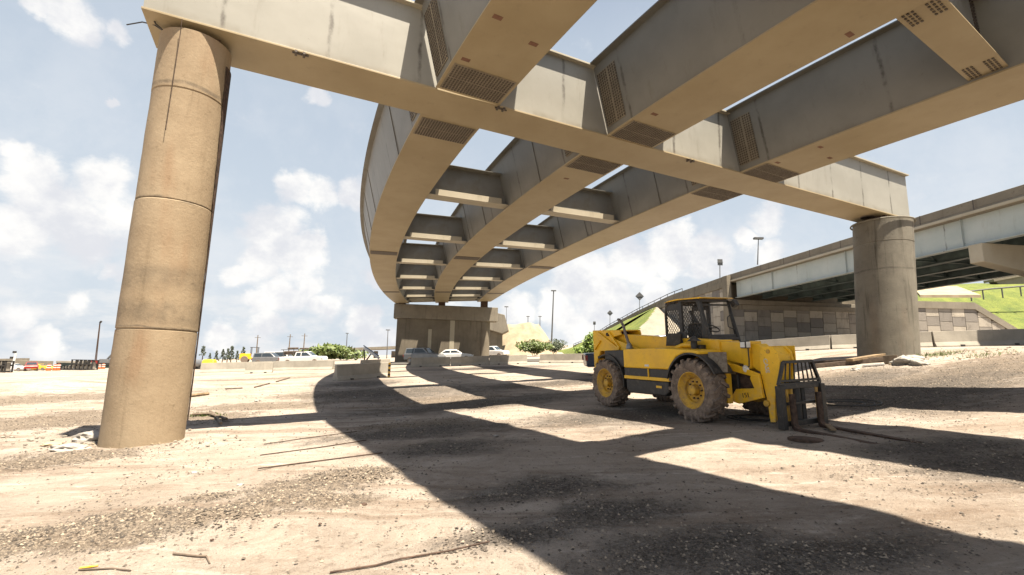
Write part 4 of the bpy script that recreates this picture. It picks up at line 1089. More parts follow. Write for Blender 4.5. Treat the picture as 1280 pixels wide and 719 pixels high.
# carriage and forks
mb = MB()
for y in (-.52, .52): mb.box(3.02, 3.14, y-.055, y+.055, .02, .76)
part(mb, 'carriage_side', 'black', .008)['kind'] = 'stuff'
mb = MB(); mb.box(3.03, 3.11, -.52, .52, .70, .77); mb.box(3.02, 3.10, -.52, .52, .06, .15); mb.box(3.04, 3.09, -.5, .5, .42, .47); part(mb, 'carriage_bar', 'black', .008)
mb = MB()
for y in (-.34, -.22): mb.bar((3.04, y, .1), (3.04, y, .72), .06, .06)
mb.bar((3.10, .38, .1), (3.10, .38, .70), .07, .02)
part(mb, 'carriage_strut', 'rimyellow', .005)['kind'] = 'stuff'
mb = MB(); mb.tube([(3.0, -.02, .1), (3.0, -.02, .85)], .07, 12); mb.tube([(2.98, .16, .12), (2.98, .16, .7)], .05, 10); part(mb, 'tilt_cylinder', 'black', 0, sm=True)
mb = MB(); zt_, zb_ = 1.17, .775
mb.bar((3.07, -.36, zt_), (3.07, .36, zt_), .05); mb.bar((3.07, -.54, zb_), (3.07, .54, zb_), .06); mb.bar((3.07, -.54, zb_), (3.07, -.37, zt_), .05); mb.bar((3.07, .54, zb_), (3.07, .37, zt_), .05)
mb.bar((3.07, -.50, .84), (3.07, .50, .84), .04)
for k in range(7): y = -.30+.1*k; mb.bar((3.07, y*1.25, zb_), (3.07, y, zt_), .022)
part(mb, 'load_guard', 'black', .004)
for y in (-.34, .34):
    mb = MB(); mb.prism([(3.14, .62), (3.18, .62), (3.19, .10), (3.24, .045), (4.66, -.005), (4.66, -.02), (3.2, -.005), (3.145, .04)], y-.06, y+.06); part(mb, 'fork', 'rust', .006)
# lettering
def text(body, size, mat, parent, loc, xdir, ydir, name='lettering', thick=.003):
    cu = bpy.data.curves.new('t', 'FONT'); cu.body = body; cu.size = size; cu.align_x = 'CENTER'; cu.align_y = 'CENTER'; cu.extrude = thick
    to = bpy.data.objects.new('t', cu); C.objects.link(to)
    dg = bpy.context.evaluated_depsgraph_get(); me = bpy.data.meshes.new_from_object(to.evaluated_get(dg)); bpy.data.objects.remove(to)
    me.materials.append(M[mat]); o = bpy.data.objects.new(name, me); C.objects.link(o); o.parent = parent
    x = Vector(xdir).normalized(); y = Vector(ydir).normalized(); z = x.cross(y)
    o.matrix_local = Matrix(((x.x, y.x, z.x, loc[0]), (x.y, y.y, z.y, loc[1]), (x.z, y.z, z.z, loc[2]), (0, 0, 0, 1)))
    return o
text('CASE', .115, 'white', th, (2.745, -.397, 1.10), (.14, 0, -1), (1, 0, .14))
text('151', .12, 'black', th, (2.30, -.474, .535), (1, 0, .16), (-.16, 0, 1))

# ------------------------------------------------------------------ vehicles
def car(kind, loc, heading, paint, label, cat, name, length=4.5, group=None, lights=True):
    root = empty(name, loc, label, cat, group); root.rotation_euler = (0, 0, heading)
    k = length/4.5; wd = .88
    if kind == 'sedan':
        body = [(-2.25, .35), (-2.28, .75), (-2.15, .95), (-1.5, 1.0), (1.0, .97), (2.0, .82), (2.25, .65), (2.25, .3)]
        cab = [(-1.6, .98), (-1.0, 1.40), (.25, 1.42), (1.05, .96)]
    elif kind == 'suv':
        body = [(-2.25, .4), (-2.3, .9), (-2.2, 1.08), (1.0, 1.05), (2.05, .98), (2.28, .75), (2.28, .38)]
        cab = [(-2.2, 1.06), (-2.05, 1.68), (.2, 1.70), (1.0, 1.04)]
    elif kind == 'van':
        body = [(-2.3, .4), (-2.3, 1.05), (1.2, 1.05), (2.1, .95), (2.3, .7), (2.3, .35)]
        cab = [(-2.28, 1.04), (-2.2, 1.85), (.7, 1.85), (1.4, 1.04)]
    else:  # pickup
        body = [(-2.3, .45), (-2.32, 1.02), (-.4, 1.02), (1.15, 1.04), (2.15, .98), (2.3, .8), (2.3, .42)]
        cab = [(-.75, 1.02), (-.6, 1.62), (.55, 1.64), (1.2, 1.03)]
    body = [(x*k, z) for x, z in body]; cab = [(x*k, z) for x, z in cab]
    mb = MB(); mb.prism(body, -wd, wd); bo = mb.build('body', paint, root, .07, True)
    mb = MB(); n_ = len(cab)
    mb.add([(x, -wd+.05, z) if z < 1.1 else (x, -wd+.2, z) for x, z in cab]+[(x, wd-.05, z) if z < 1.1 else (x, wd-.2, z) for x, z in cab], [tuple(range(n_)), tuple(range(2*n_-1, n_-1, -1))]+[(i, i+n_, (i+1) % n_+n_, (i+1) % n_) for i in range(n_)])
    mb.build('cabin', paint, root, .05, True)
    # windows proud of the cabin
    (ax_, az_), (bx, bz), (cx_, cz_), (dx_, dz_) = cab
    for sd in (-1, 1):
        mid = (bx+cx_)/2
        for xa, xb, xt0, xt1 in ((ax_+.22, mid-.05, bx+.1, mid-.05), (mid+.05, dx_-.25, mid+.05, cx_-.05)):
            mb = MB(); zz0, zz1 = az_+.08, bz-.09
            def yy(z): return sd*(wd-.05-.15*(z-az_)/(bz-az_)+.012)
            mb.add([(xa, yy(zz0), zz0), (xb, yy(zz0), zz0), (xt1, yy(zz1), zz1), (xt0, yy(zz1), zz1)], [(0, 1, 2, 3)]); mb.build('window', 'glass', root)
    for (xa, za), (xb, zb), nm in (((dx_, dz_), (cx_, cz_), 'windscreen'), ((ax_, az_), (bx, bz), 'rear_window')):
        nrm = Vector((-(zb-za), 0, (xb-xa))); nrm = nrm.normalized()*(.014 if nm == 'windscreen' else .014)
        if (nm == 'windscreen') != (nrm.x > 0): nrm = -nrm
        if nrm.z < 0: nrm.z = -nrm.z if False else nrm.z
        e = .12; A = Vector((xa, 0, za)).lerp(Vector((xb, 0, zb)), e); B = Vector((xa, 0, za)).lerp(Vector((xb, 0, zb)), 1-e)
        mb = MB(); mb.add([A+nrm+Vector((0, -wd+.16, 0)), A+nrm+Vector((0, wd-.16, 0)), B+nrm+Vector((0, wd-.28, 0)), B+nrm+Vector((0, -wd+.28, 0))], [(0, 1, 2, 3)]); mb.build(nm, 'glass', root)
    for x in (-1.4*k, 1.42*k):
        for sd in (-1, 1):
            mb = MB(); mb.lathe([(.20, sd*.115), (.33, sd*.115), (.345, sd*.08), (.345, -sd*.1), (.2, -sd*.1)], (0, 0, 0), 'y', 22, False); w = mb.build('wheel', 'rubber', root, smooth=True); w.location = (x, sd*(wd-.09), .34)
            mb = MB(); mb.lathe([(0, sd*.10), (.2, sd*.11), (.2, sd*.06)], (0, 0, 0), 'y', 18); mb.build('rim', 'silver', w, smooth=True)
    for sd in (-1, 1):
        mb = MB(); zf = .72 if kind == 'sedan' else .82
        mb.box(2.2*k, 2.27*k, sd*.8-.12*1, sd*.8+.02 if sd > 0 else sd*.8+.12, zf-.08, zf+.07); mb.build('headlight', 'mirror', root, .01)
        mb = MB(); mb.box(-2.34*k, -2.26*k, sd*.8-.09, sd*.8+.05, .72, .94); mb.build('tail_light', 'red', root, .01)
    return root, k
def tilt(root, p):
    # settle a vehicle on the sloping ground
    ang = root.rotation_euler.z
    zx = Vector((math.cos(ang), math.sin(ang), 0)); zx.z = (gz(p.x+zx.x*1.5, p.y+zx.y*1.5)-gz(p.x-zx.x*1.5, p.y-zx.y*1.5))/3; zx.normalize()
    sy = Vector((-math.sin(ang), math.cos(ang), 0)); sy.z = (gz(p.x+sy.x, p.y+sy.y)-gz(p.x-sy.x, p.y-sy.y))/2
    up_ = zx.cross(sy).normalized(); sy = up_.cross(zx)
    root.matrix_world = Matrix(((zx.x, sy.x, up_.x, p.x), (zx.y, sy.y, up_.y, p.y), (zx.z, sy.z, up_.z, gz(p.x, p.y)-.015), (0, 0, 0, 1)))
def place(kind, px, Y, hd, paint, label, cat, name, length=4.5):
    p = at(px, 440, Y); p.z = gz(p.x, p.y); r, k = car(kind, p, R_(hd), paint, label, cat, name, length); tilt(r, p); return r, k
# dark pickup behind the telehandler
p = at(816, 440, 25); r, k = car('pickup', p, R_(-4), 'navy', 'dark blue pickup truck parked behind the telehandler, its tail showing beside the rear wheel', 'pickup truck', 'pickup_truck', 5.6)
tilt(r, p); r.matrix_world = r.matrix_world @ Matrix.Scale(1.2, 4)
place('suv', 531.5, 54.5, -22, 'silver', 'silver sport utility car parked before the left half of the far pier', 'car', 'parked_car', 4.4)
place('sedan', 568, 55.5, 5, 'white', 'white sedan parked before the middle of the far pier', 'car', 'parked_car', 4.4)
place('suv', 618, 72, -30, 'white', 'white car half hidden at the right foot of the far pier', 'car', 'parked_car', 4.3)
for px, Y, kd, nm, lab, pt in ((340, 70, 'suv', 'parked_car', 'silver wagon parked leftmost of the three pale vehicles beyond the white barriers', 'silver'), (353, 73, 'van', 'white_van', 'plain white van between the silver wagon and the loaded pickup', 'white')):
    place(kd, px, Y, 0, pt, lab, 'car' if kd == 'suv' else 'van', nm, 4.6)
r, k = place('pickup', 381, 62, 0, 'white', 'white work pickup with a ladder rack piled with gear, beyond the white barriers', 'pickup truck', 'pickup_truck', 5.4)
mb = MB()
for x in (-2.3, -1., .2):
    for y in (-.7, .7): mb.bar((x, y, 1.0), (x, y, 1.95), .06)
for y in (-.7, .7): mb.bar((-2.6, y, 1.95), (.6, y, 1.95), .06)
mb.build('ladder_rack', 'grey_steel', r)
mb = MB(); mb.box(-2.3, -.2, -.6, .6, 1.3, 1.75); mb.box(-1.9, -.9, -.5, .5, 1.98, 2.2); mb.box(-.4, .5, -.5, .3, 1.98, 2.12); mb.build('cargo', 'darkwood', r, .05)
# loader
def loader(px, Y, hd, label, sc=1.):
    p = at(px, 445, Y); p.z = gz(p.x, p.y)
    r = empty('wheel_loader', p, label, 'loader'); r.rotation_euler = (0, 0, R_(hd))
    mb = MB(); mb.prism([(-2.4, .7), (-2.4, 1.7), (-.6, 1.8), (-.6, 1.1), (1., 1.1), (1.1, .7)], -.7, .7); mb.build('body', 'yellow', r, .05)
    mb = MB()
    for x in (-.6, .55):
        for y in (-.6, .6): mb.bar((x, y, 1.7), (x, y, 2.9), .09)
    mb.box(-.75, .7, -.7, .7, 2.9, 2.98); mb.build('cab_frame', 'black', r)
    for y in (-.5, .5):
        mb = MB(); mb.bar((.6, y, 1.4), (2.3, y, .9), .14, .2); mb.build('lift_arm', 'yellow', r)
    mb = MB(); mb.prism([(2.2, .1), (3.2, .05), (3.2, .12), (2.5, .3), (2.5, 1.0), (2.3, 1.15), (2.1, .9)], -1.1, 1.1); mb.build('bucket', 'yellow', r)
    for x in (-1.5, 1.1):
        for y in (-.85, .85):
            mb = MB(); mb.lathe([(.3, -.2), (.62, -.2), (.66, 0), (.62, .2), (.3, .2)], (x, y, .64), 'y', 20); mb.build('wheel', 'rubber', r, smooth=True)
    return r
loader(318, 92, 20, 'small yellow wheel loader with open cab standing by the dark pines')

# ------------------------------------------------------------------ poles, signs
def pole(px, pyb, pyt, Y, label, r=.09, kind='pole', tipx=None, cat='light pole', name='light_pole', mat='grey_steel'):
    b_ = at(px, pyb, Y); t_ = at(tipx if tipx is not None else px, pyt, Y); b_.z = min(b_.z, gz(b_.x, b_.y)) if name in ('light_pole', 'utility_pole') and kind != 'deck' else b_.z
    root = empty(name, b_, label, cat)
    mb = MB(Matrix.Translation(-b_)); mb.tube([b_, t_], [r, r*.6], 8); mb.build('shaft', mat, root, smooth=True)
    mb = MB(Matrix.Translation(-b_))
    if kind == 'cross': mb.bar(t_+Vector((-1.2, 0, -1)), t_+Vector((1.2, 0, -1)), .15); mb.build('crossarm', 'trunk', root)
    else:
        mb.box(t_.x-.5, t_.x+.5, t_.y-.2, t_.y+.2, t_.z-.02, t_.z+.18); mb.build('lamp_head', mat, root)
    return root
pole(320, 447, 419, 200, 'leftmost of three distant poles behind the parked pickups', .28, 'cross', 322.5, 'utility pole', 'utility_pole', 'trunk')
pole(360.5, 444, 418, 200, 'middle of three distant poles behind the parked pickups', .28, 'cross', 363, 'utility pole', 'utility_pole', 'trunk')
pole(379, 444, 417, 200, 'rightmost of three distant poles behind the parked pickups', .28, 'cross', 381, 'utility pole', 'utility_pole', 'trunk')
pole(433, 440, 417, 170, 'thin pole rising behind the far low viaduct at centre left', .2, 'pole', 434)
pole(484, 438, 413, 120, 'thin pole just left of the broad far pier', .13, 'pole', 485)
pole(689, 434, 364, 95, 'tall lamp pole standing between the shrubs beyond the barriers, tallest at centre', .17, 'pole', 692)
pole(675, 428, 396, 150, 'short distant pole left of the tall lamp pole, nearer to it', .17, 'pole', 675)
pole(660, 424, 396, 150, 'short distant pole above the sand heap', .17, 'pole', 660)
pole(634, 404, 384, 120, 'thin mast above the small hammerhead pier', .08, 'pole', 633)
pole(947, 331, 299, 52, 'lamp pole rising from the overpass parapet', .07, 'deck', 948)
def sign(px, py, size, Y, label, kind, pyb, name='road_sign', cat='road sign'):
    c_ = at(px, py, Y); b_ = at(px, pyb, Y); root = empty(name, b_, label, cat)
    s_ = size/F_*Y
    mb = MB(Matrix.Translation(-b_))
    if kind == 'diamond': mb.prism([(c_.x-s_/2, c_.z), (c_.x, c_.z+s_/2), (c_.x+s_/2, c_.z), (c_.x, c_.z-s_/2)], Y-.03, Y)
    else: mb.prism([(c_.x-s_*.4, c_.z-s_/2), (c_.x+s_*.4, c_.z-s_/2), (c_.x+s_*.4, c_.z+s_/2), (c_.x-s_*.4, c_.z+s_/2)], Y-.03, Y)
    mb.build('panel', 'grey_steel', root)
    mb = MB(Matrix.Translation(-b_)); mb.bar(c_+Vector((-s_*.42, -.05, 0)), c_+Vector((s_*.42, -.05, 0)), .08); mb.build('brace', 'galv', root)
    mb = MB(Matrix.Translation(-b_))
    if kind == 'diamond2':
        pass
    mb.tube([b_, c_+Vector((0, .02, s_*.3))], .05, 6); mb.build('post', 'galv', root)
    return root
sign(799.5, 370.5, 11, 72, 'grey back of a diamond road sign on the ramp crest, the larger and right one', 'diamond', 391)
sign(762.5, 391.5, 7.5, 84, 'small grey diamond road sign back, low on the ramp crest left of the larger', 'diamond', 408)
sign(900, 328, 8, 50.5, 'small rectangular sign board above the overpass parapet end', 'rect', 354)
sign(743, 404, 4, 90, 'tiny square sign board above the bright green bush', 'rect', 420)

# ------------------------------------------------------------------ vegetation
def leafclump(mb, c, rx, rz, n, ls, rnd, up_bias=.3):
    for _ in range(n):
        while True:
            d = Vector((rnd.uniform(-1, 1), rnd.uniform(-1, 1), rnd.uniform(-1, 1)))
            if .35 < d.length < 1: break
        p = c+Vector((d.x*rx, d.y*rx, d.z*rz)); s_ = ls*rnd.uniform(.6, 1.3)
        a_ = Vector((rnd.gauss(0, 1), rnd.gauss(0, 1), rnd.gauss(0, 1))).normalized(); b_ = a_.orthogonal().normalized(); 
        mb.add([p-a_*s_, p+b_*s_*.45, p+a_*s_, p-b_*s_*.45], [(0, 1, 2, 3)])
def shrub(px, py, Y, w, h, label, mat='leaf2', n=900, seed=1, name='shrub', cat='shrub', spiky=0):
    rnd = random.Random(seed); b_ = at(px, py, Y); b_.z = gz(b_.x, b_.y) if b_.z < gz(b_.x, b_.y)+1.5 else b_.z
    root = empty(name, b_, label, cat); mb = MB()
    for k in range(9):
        a_ = rnd.uniform(0, 2*PI); r_ = rnd.uniform(0, w*.36); zz_ = h*rnd.uniform(.3, .72)
        leafclump(mb, Vector((r_*math.cos(a_), r_*math.sin(a_), zz_)), w*rnd.uniform(.16, .28), h*rnd.uniform(.18, .30), n//9, .03*max(w, h)+.05, rnd)
    mb.build('foliage', mat, root)
    mb = MB()
    for k in range(4):
        a_ = rnd.uniform(0, 2*PI); mb.tube([(0, 0, -.3), (.12*w*math.cos(a_), .12*w*math.sin(a_), h*.4), (.25*w*math.cos(a_), .25*w*math.sin(a_), h*.7)], [.05*h*.4, .03*h*.4, .01*h], 5)
    mb.build('stem', 'trunk', root)
    return root
shrub(744, 437, 52, 3.6, 3.4, 'bright green leafy bush rising behind the dark pickup truck tail', 'leaf', 2400, 3)
shrub(730, 439, 55, 2.6, 1.5, 'low bright bush left of the taller leafy bush', 'leaf', 900, 4)
shrub(668, 443, 74, 6.5, 2.6, 'wide light green shrub at the foot of the sand heap', 'leaf2', 1500, 5)
shrub(693, 441, 76, 4.6, 2.6, 'dark rounded shrub at the base of the tall lamp pole', 'leaf3', 1300, 6)
shrub(402, 449, 95, 16, 3.4, 'long low green thicket under the left end of the far viaduct', 'leaf2', 1800, 7, 'thicket', 'thicket')
shrub(432, 448, 100, 9, 2.4, 'dark small bush right of the long green thicket', 'leaf3', 700, 8)
def pine(px, pyb, pyt, Y, label, seed, sparse=False):
    rnd = random.Random(seed); b_ = at(px, pyb, Y); t_ = at(px, pyt, Y); g = gz(b_.x, b_.y); b_.z = min(b_.z, g); H = t_.z-b_.z
    root = empty('pine_tree', b_, label, 'tree', 'dark pines right of the tall tan pillar')
    mb = MB(); mb.tube([(0, 0, 0), (.02*H, 0, H*.5), (0, 0, H)], [.035*H, .02*H, .006*H], 6); mb.build('trunk', 'trunk', root)
    mb = MB()
    for k in range(16 if not sparse else 8):
        z_ = H*(.2+.78*k/16 if not sparse else .45+.5*k/8); r_ = H*.19*(1.12-z_/H)*rnd.uniform(.5, 1.3)
        for a_ in [rnd.uniform(0, 2*PI) for _ in range(4)]:
            leafclump(mb, Vector((r_*math.cos(a_), r_*math.sin(a_), z_)), H*.05, H*.045, 16, H*.028, rnd)
    mb.build('crown', 'leaf3', root)
for k, (px, pyb, pyt, lab, sp_) in enumerate(((252.5, 450, 431, 'bare ragged pine standing alone right of the tall tan pillar', True), (262, 449, 441, 'short pine leftmost of the dark clump', False), (270, 449, 438, 'second pine from the left in the dark clump', False), (278, 449, 436, 'broad pine in the middle of the dark clump', False), (284, 449, 435, 'dense pine right of the clump middle', False), (288.5, 449, 432, 'tallest pine of the dark clump', False), (296, 449, 438, 'low pine at the right end of the dark clump', False), (303, 449, 433, 'single narrow pine left of the yellow loader', False))):
    pine(px, pyb, pyt, 130, lab, 20+k, sp_)

# sand heap
hc = at(650, 436, 92); g = gz(hc.x, hc.y)
mb = MB(); vs = []; fs = []; n_ = 26
for i in range(n_+1):
    for j in range(n_+1):
        u = i/n_*2-1; v_ = j/n_*2-1; r_ = math.hypot(u, v_); hh = max(0, min(1, (1-r_)*1.9))
        x = hc.x+u*7.5; y = hc.y+v_*7.5
        vs.append((x, y, gz(x, y)-.1+hh*5.7+.5*hh*noise.noise((x*.5, y*.5, 1))+.25*hh*noise.noise((x*1.6, y*1.6, 1))))
for i in range(n_):
    for j in range(n_): fs.append((i*(n_+1)+j, (i+1)*(n_+1)+j, (i+1)*(n_+1)+j+1, i*(n_+1)+j+1))
mb.add(vs, fs); tag(mb.build('sand_heap', 'sandpile', smooth=True, origin=(hc.x, hc.y, g)), 'steep heap of tan sand beyond the small hammerhead pier', 'sand heap')

# ------------------------------------------------------------------ far left construction yard
def fbx(name, label, cat, px0, px1, pyt, pyb, Y, mat, depth=2., bev=.0, parts=None, group=None):
    a_ = at(px0, pyb, Y); b_ = at(px1, pyt, Y); c_ = Vector(((a_.x+b_.x)/2, Y, min(a_.z, gz((a_.x+b_.x)/2, Y))))
    root = empty(name, c_, label, cat, group)
    return root, a_.x-c_.x, b_.x-c_.x, a_.z-c_.z, b_.z-c_.z
# far green girder viaduct
Y = 190
root, x0, x1, z0, z1 = fbx('green_viaduct', 'long low bridge with a dark green girder, far left behind the tan pillar', 'bridge', 72, 163, 452.5, 463, Y, 'green_steel')
mb = MB(); mb.box(x0, x1+14, -1, 1, z1-2.9, z1-.9); mb.build('girder', 'green_steel', root)
mb = MB(); mb.box(x0, x1+14, -1.3, 5, z1-.88, z1-.2); mb.build('deck', 'barrier', root)
for k in range(5):
    mb = MB(); xx = x0+2+k*(x1+10-x0)/4; mb.box(xx, xx+1.6, -.5, 1.5, min(0, z0)-3, z1-2.92); mb.build('support', 'concrete', root)
# low viaduct centre-left
p0 = at(385, 443, 160); p1_ = at(500, 434, 150)
root = empty('low_viaduct', p0, 'slender far viaduct crossing behind the green thicket toward the broad pier', 'bridge')
mb = MB(Matrix.Translation(-p0)); A = [at(x, y, 155) for x, y in ((385, 442.5), (440, 437), (500, 434.6))]
for q0_, q1_ in zip(A, A[1:]): mb.bar(q0_, q1_, 5, .85)
mb.build('deck', 'concrete', root)
for x in (398, 413, 443, 449, 470, 492):
    q = at(x, 439, 155); mb = MB(Matrix.Translation(-p0)); mb.bar(q, Vector((q.x, q.y, gz(q.x, q.y)-1)), 1.1, 1.1); mb.build('support', 'pier', root)
# hammerhead piers at far left
for px, w_, pt, pb, lab in ((23, 15, 448.2, 458, 'unfinished hammerhead bridge pier at far left, right of the white mast'), (2.5, 13, 448.8, 458, 'unfinished hammerhead bridge pier at the left edge of the photo')):
    Y = 150; c_ = at(px, 462, Y); c_.z = min(c_.z, gz(c_.x, c_.y)); root = empty('hammerhead_pier', c_, lab, 'bridge pier')
    t_ = at(px, pt, Y).z-c_.z; w = w_/F_*Y
    mb = MB(); mb.prism([(-w/2, t_), (w/2, t_+.15), (w/2, t_-.8), (w/7, t_-2.0), (-w/7, t_-2.0), (-w/2, t_-.8)], -1, 1); mb.build('cap', 'concrete', root)
    mb = MB(); mb.prism([(-w/7, t_-2.002), (w/7, t_-2.002), (w/7, -1), (-w/7, -1)], -.8, .8); mb.build('column', 'pier', root)
c_ = at(15.5, 460, 140); root = empty('white_mast', c_, 'white mast with two dark fixtures at far left', 'mast')
h_m = at(15.5, 441.5, 140).z-c_.z
mb = MB(); mb.tube([(0, 0, 0), (.2, 0, h_m)], .28, 8); mb.build('mast', 'white', root)
mb = MB(); mb.box(-.5, .1, -.3, .3, h_m, h_m+.6); mb.build('fixture', 'black', root)
mb = MB(); mb.box(-1.0, -.3, -.3, .3, h_m-1.6, h_m-1.); mb.build('fixture', 'black', root)
# abutment block
c_ = at(41, 462, 145); c_.z = min(c_.z, gz(c_.x, c_.y)); root = empty('abutment_block', c_, 'broad concrete abutment right of the far left pier', 'abutment')
tt = at(41, 451, 145).z-c_.z
mb = MB(); mb.box(-2.6, 2.6, -1, 1, -1, tt*.55); mb.build('stem', 'pier', root)
mb = MB(); mb.box(-4.6, 4.4, -1.4, 1.4, tt*.56, tt); mb.build('cap', 'concrete', root)
for k in range(8):
    px = 46+3.4*k; c_ = at(px, 461.5, 140); c_.z = min(c_.z, gz(c_.x, c_.y)); root = empty('concrete_post', c_, 'pale upright form post, number %s from the left in the far row before the green girder' % ['one', 'two', 'three', 'four', 'five', 'six', 'seven', 'eight'][k], 'post', 'far row of pale form posts')
    root['label'] = '%s pale upright post of the far row left of the green girder' % ['leftmost', 'second from left', 'third from left', 'fourth from left', 'fourth from right', 'third from right', 'second from right', 'rightmost'][k]
    tt = at(px, 456.3, 140).z-c_.z
    mb = MB(); mb.prism([(-.28, -.5), (.28, -.5), (.4, tt), (-.4, tt)], -.3, .3); mb.build('post', 'orange' if k == 4 else 'barrier', root)
# crane
c_ = at(119, 455.5, 185); c_.z = at(119, 453.5, 185).z; tp = at(125, 403.5, 185)
root = empty('mobile_crane', c_, 'mobile crane with a single thin raised boom on the green girder bridge', 'crane')
mb = MB(Matrix.Translation(-c_)); d = tp-c_
for e in (Vector((.25, 0, 0)), Vector((-.25, 0, 0)), Vector((0, .3, 0))): mb.tube([c_+e, tp+e*.3], .15, 5)
for k in range(26): q = c_+d*(k/26); q2 = c_+d*((k+1)/26); mb.bar(q+Vector((.25, 0, 0)), q2-Vector((.25, 0, 0)), .07)
mb.build('boom', 'rust', root)
mb = MB(Matrix.Translation(-c_)); mb.box(c_.x-1.2, c_.x+2.0, c_.y-1, c_.y+1, c_.z-.6, c_.z+1.); mb.build('cab', 'red', root, .1)
mb = MB(Matrix.Translation(-c_)); mb.tube([tp, tp+Vector((.5, 0, .6))], .35, 6); mb.build('boom_tip', 'black', root)
# second machine right of the crane
c_ = at(131, 457, 182); c_.z = at(131, 455, 182).z
root = empty('excavator', c_, 'excavator with bent arm beside the crane on the green girder bridge', 'excavator')
mb = MB(); mb.box(-1.6, 1.4, -1, 1, .3, 1.8); mb.build('body', 'silver', root, .1)
mb = MB(); mb.bar((.5, 0, 1.6), (2.6, 0, 4.2), .5); mb.build('arm', 'grey_steel', root)
mb = MB(); mb.bar((2.6, 0, 4.2), (4.2, 0, 2.8), .4); mb.build('stick', 'grey_steel', root)
mb = MB(); mb.box(-1.8, 1.6, -1.2, 1.2, -.3, .35); mb.build('tracks', 'black', root)
# stacked steel frames near left
def stack(px0, px1, pyb, rows, Y, label, cols=6):
    a_ = at(px0, pyb, Y); b_ = at(px1, pyb, Y); g = gz(a_.x, a_.y); L_ = b_.x-a_.x
    root = empty('form_stack', (a_.x, Y, g), label, 'stacked steel forms')
    mb = MB()
    for r_ in range(rows):
        mb.bar((0, 0, .15+.75*r_), (L_, 0, .15+.75*r_), .25, .14); mb.bar((0, .8, .15+.75*r_), (L_, .8, .15+.75*r_), .25, .14)
    mb.build('rails', 'black', root)['kind'] = 'stuff'
    for k in range(cols):
        mb = MB(); x = L_*k/(cols-1); mb.box(x-.07, x+.07, -.1, .02, .1, .75*rows); mb.box(x-.07, x+.07, .8, .92, .1, .75*rows); mb.box(x-.07, x+.07, -.1, .9, .75*rows-.1, .75*rows); mb.build('upright', 'black', root)
    for k in range(cols-1):
        mb = MB(); x = L_*(k+.5)/(cols-1); mb.box(x-L_*.06, x+L_*.06, .1, .7, .25, .35+.5*rows*(.6+.4*((k*7) % 3)/2)); mb.build('packet', 'barrier', root)
stack(87, 113, 473, 2, 66, 'stack of black steel frames with pale packets, left of the tan pillar')
stack(-8, 4, 475, 2, 60, 'stack of dark steel frames at the left edge of the photo', 4)
stack(75, 86, 470, 1, 75, 'low pile of dark frames left of the larger black stack', 4)
place('pickup', 43, 88, -47, 'red', 'small red truck facing the camera in the far left yard', 'truck', 'pickup_truck', 4.6)
place('sedan', 21, 90, 10, 'white', 'white car in the far left yard', 'car', 'parked_car', 4.4)
place('sedan', 53, 105, 0, 'yellow', 'yellow car left of the orange barrels in the far yard', 'car', 'parked_car', 4.8)
def barrel(px, Y, label):
    p = at(px, 460, Y); g = gz(p.x, p.y); root = empty('traffic_barrel', (p.x, p.y, g), label, 'traffic barrel', 'orange traffic barrels')
    mb = MB(); mb.lathe([(.30, 0), (.28, .35), (.26, .36), (.25, .7), (.23, .71), (.21, 1.0), (0, 1.03)], (0, 0, 0), 'z', 14); mb.build('drum', 'orange', root, smooth=True)
    for z_ in (.42, .76):
        mb = MB(); mb.lathe([(.285, z_), (.275, z_+.14)], (0, 0, 0), 'z', 14, False); mb.build('reflective_band', 'white', root)
for px, Y, lab in ((61, 75, 'leftmost orange barrel in the far left yard'), (69, 78, 'orange barrel left of the low frame pile'), (73, 76, 'orange barrel touching the low frame pile on its left'), (124, 100, 'orange barrel right of the black frame stack'), (129, 92, 'orange barrel second from the tan pillar'), (139, 84, 'orange barrel closest to the tan pillar')):
    barrel(px, Y, lab)
# yellow/grey tanks right of the pillar
for px, Y, mat, lab, L_ in ((248, 52, 'silver', 'grey portable tank beside the tall tan pillar', 1.3), (261, 51, 'yellow', 'yellow drum shaped tank right of the grey portable tank', 1.2)):
    p = at(px, 460, Y); g = gz(p.x, p.y); root = empty('storage_tank', (p.x, p.y, g), lab, 'tank')
    mb = MB(); mb.lathe([(0, -L_/2), (.34, -L_/2), (.42, -L_/2+.1), (.42, L_/2-.1), (.34, L_/2), (0, L_/2)], (0, 0, .6), 'x', 20); mb.build('tank', mat, root, smooth=True)
    for x in (-L_*.3, L_*.3):
        mb = MB(); mb.box(x-.08, x+.08, -.5, .5, 0, .4); mb.build('cradle', 'black', root)
# tilted white boom / conveyor near striped post
p = at(466, 446, 52); q = at(455, 435, 52)
root = empty('conveyor', (p.x, p.y, gz(p.x, p.y)), 'pale tilted conveyor boom behind the shaded barrier', 'conveyor')
mb = MB(Matrix.Translation(-root.location)); p2_ = at(474, 448, 52); mb.bar(q, p2_, .3, .22); mb.build('boom', 'white', root)
mb = MB(Matrix.Translation(-root.location)); mb.bar(q+Vector((0, -.2, .25)), p2_+Vector((0, -.2, .25)), .1, .1); mb.build('rail', 'navy', root)
mb = MB(Matrix.Translation(-root.location)); m0 = (q+p2_)/2; mb.bar(m0, Vector((m0.x-.8, m0.y, gz(m0.x, m0.y))), .12); mb.bar(q, Vector((q.x+.2, q.y, gz(q.x, q.y))), .12); mb.build('leg', 'black', root)

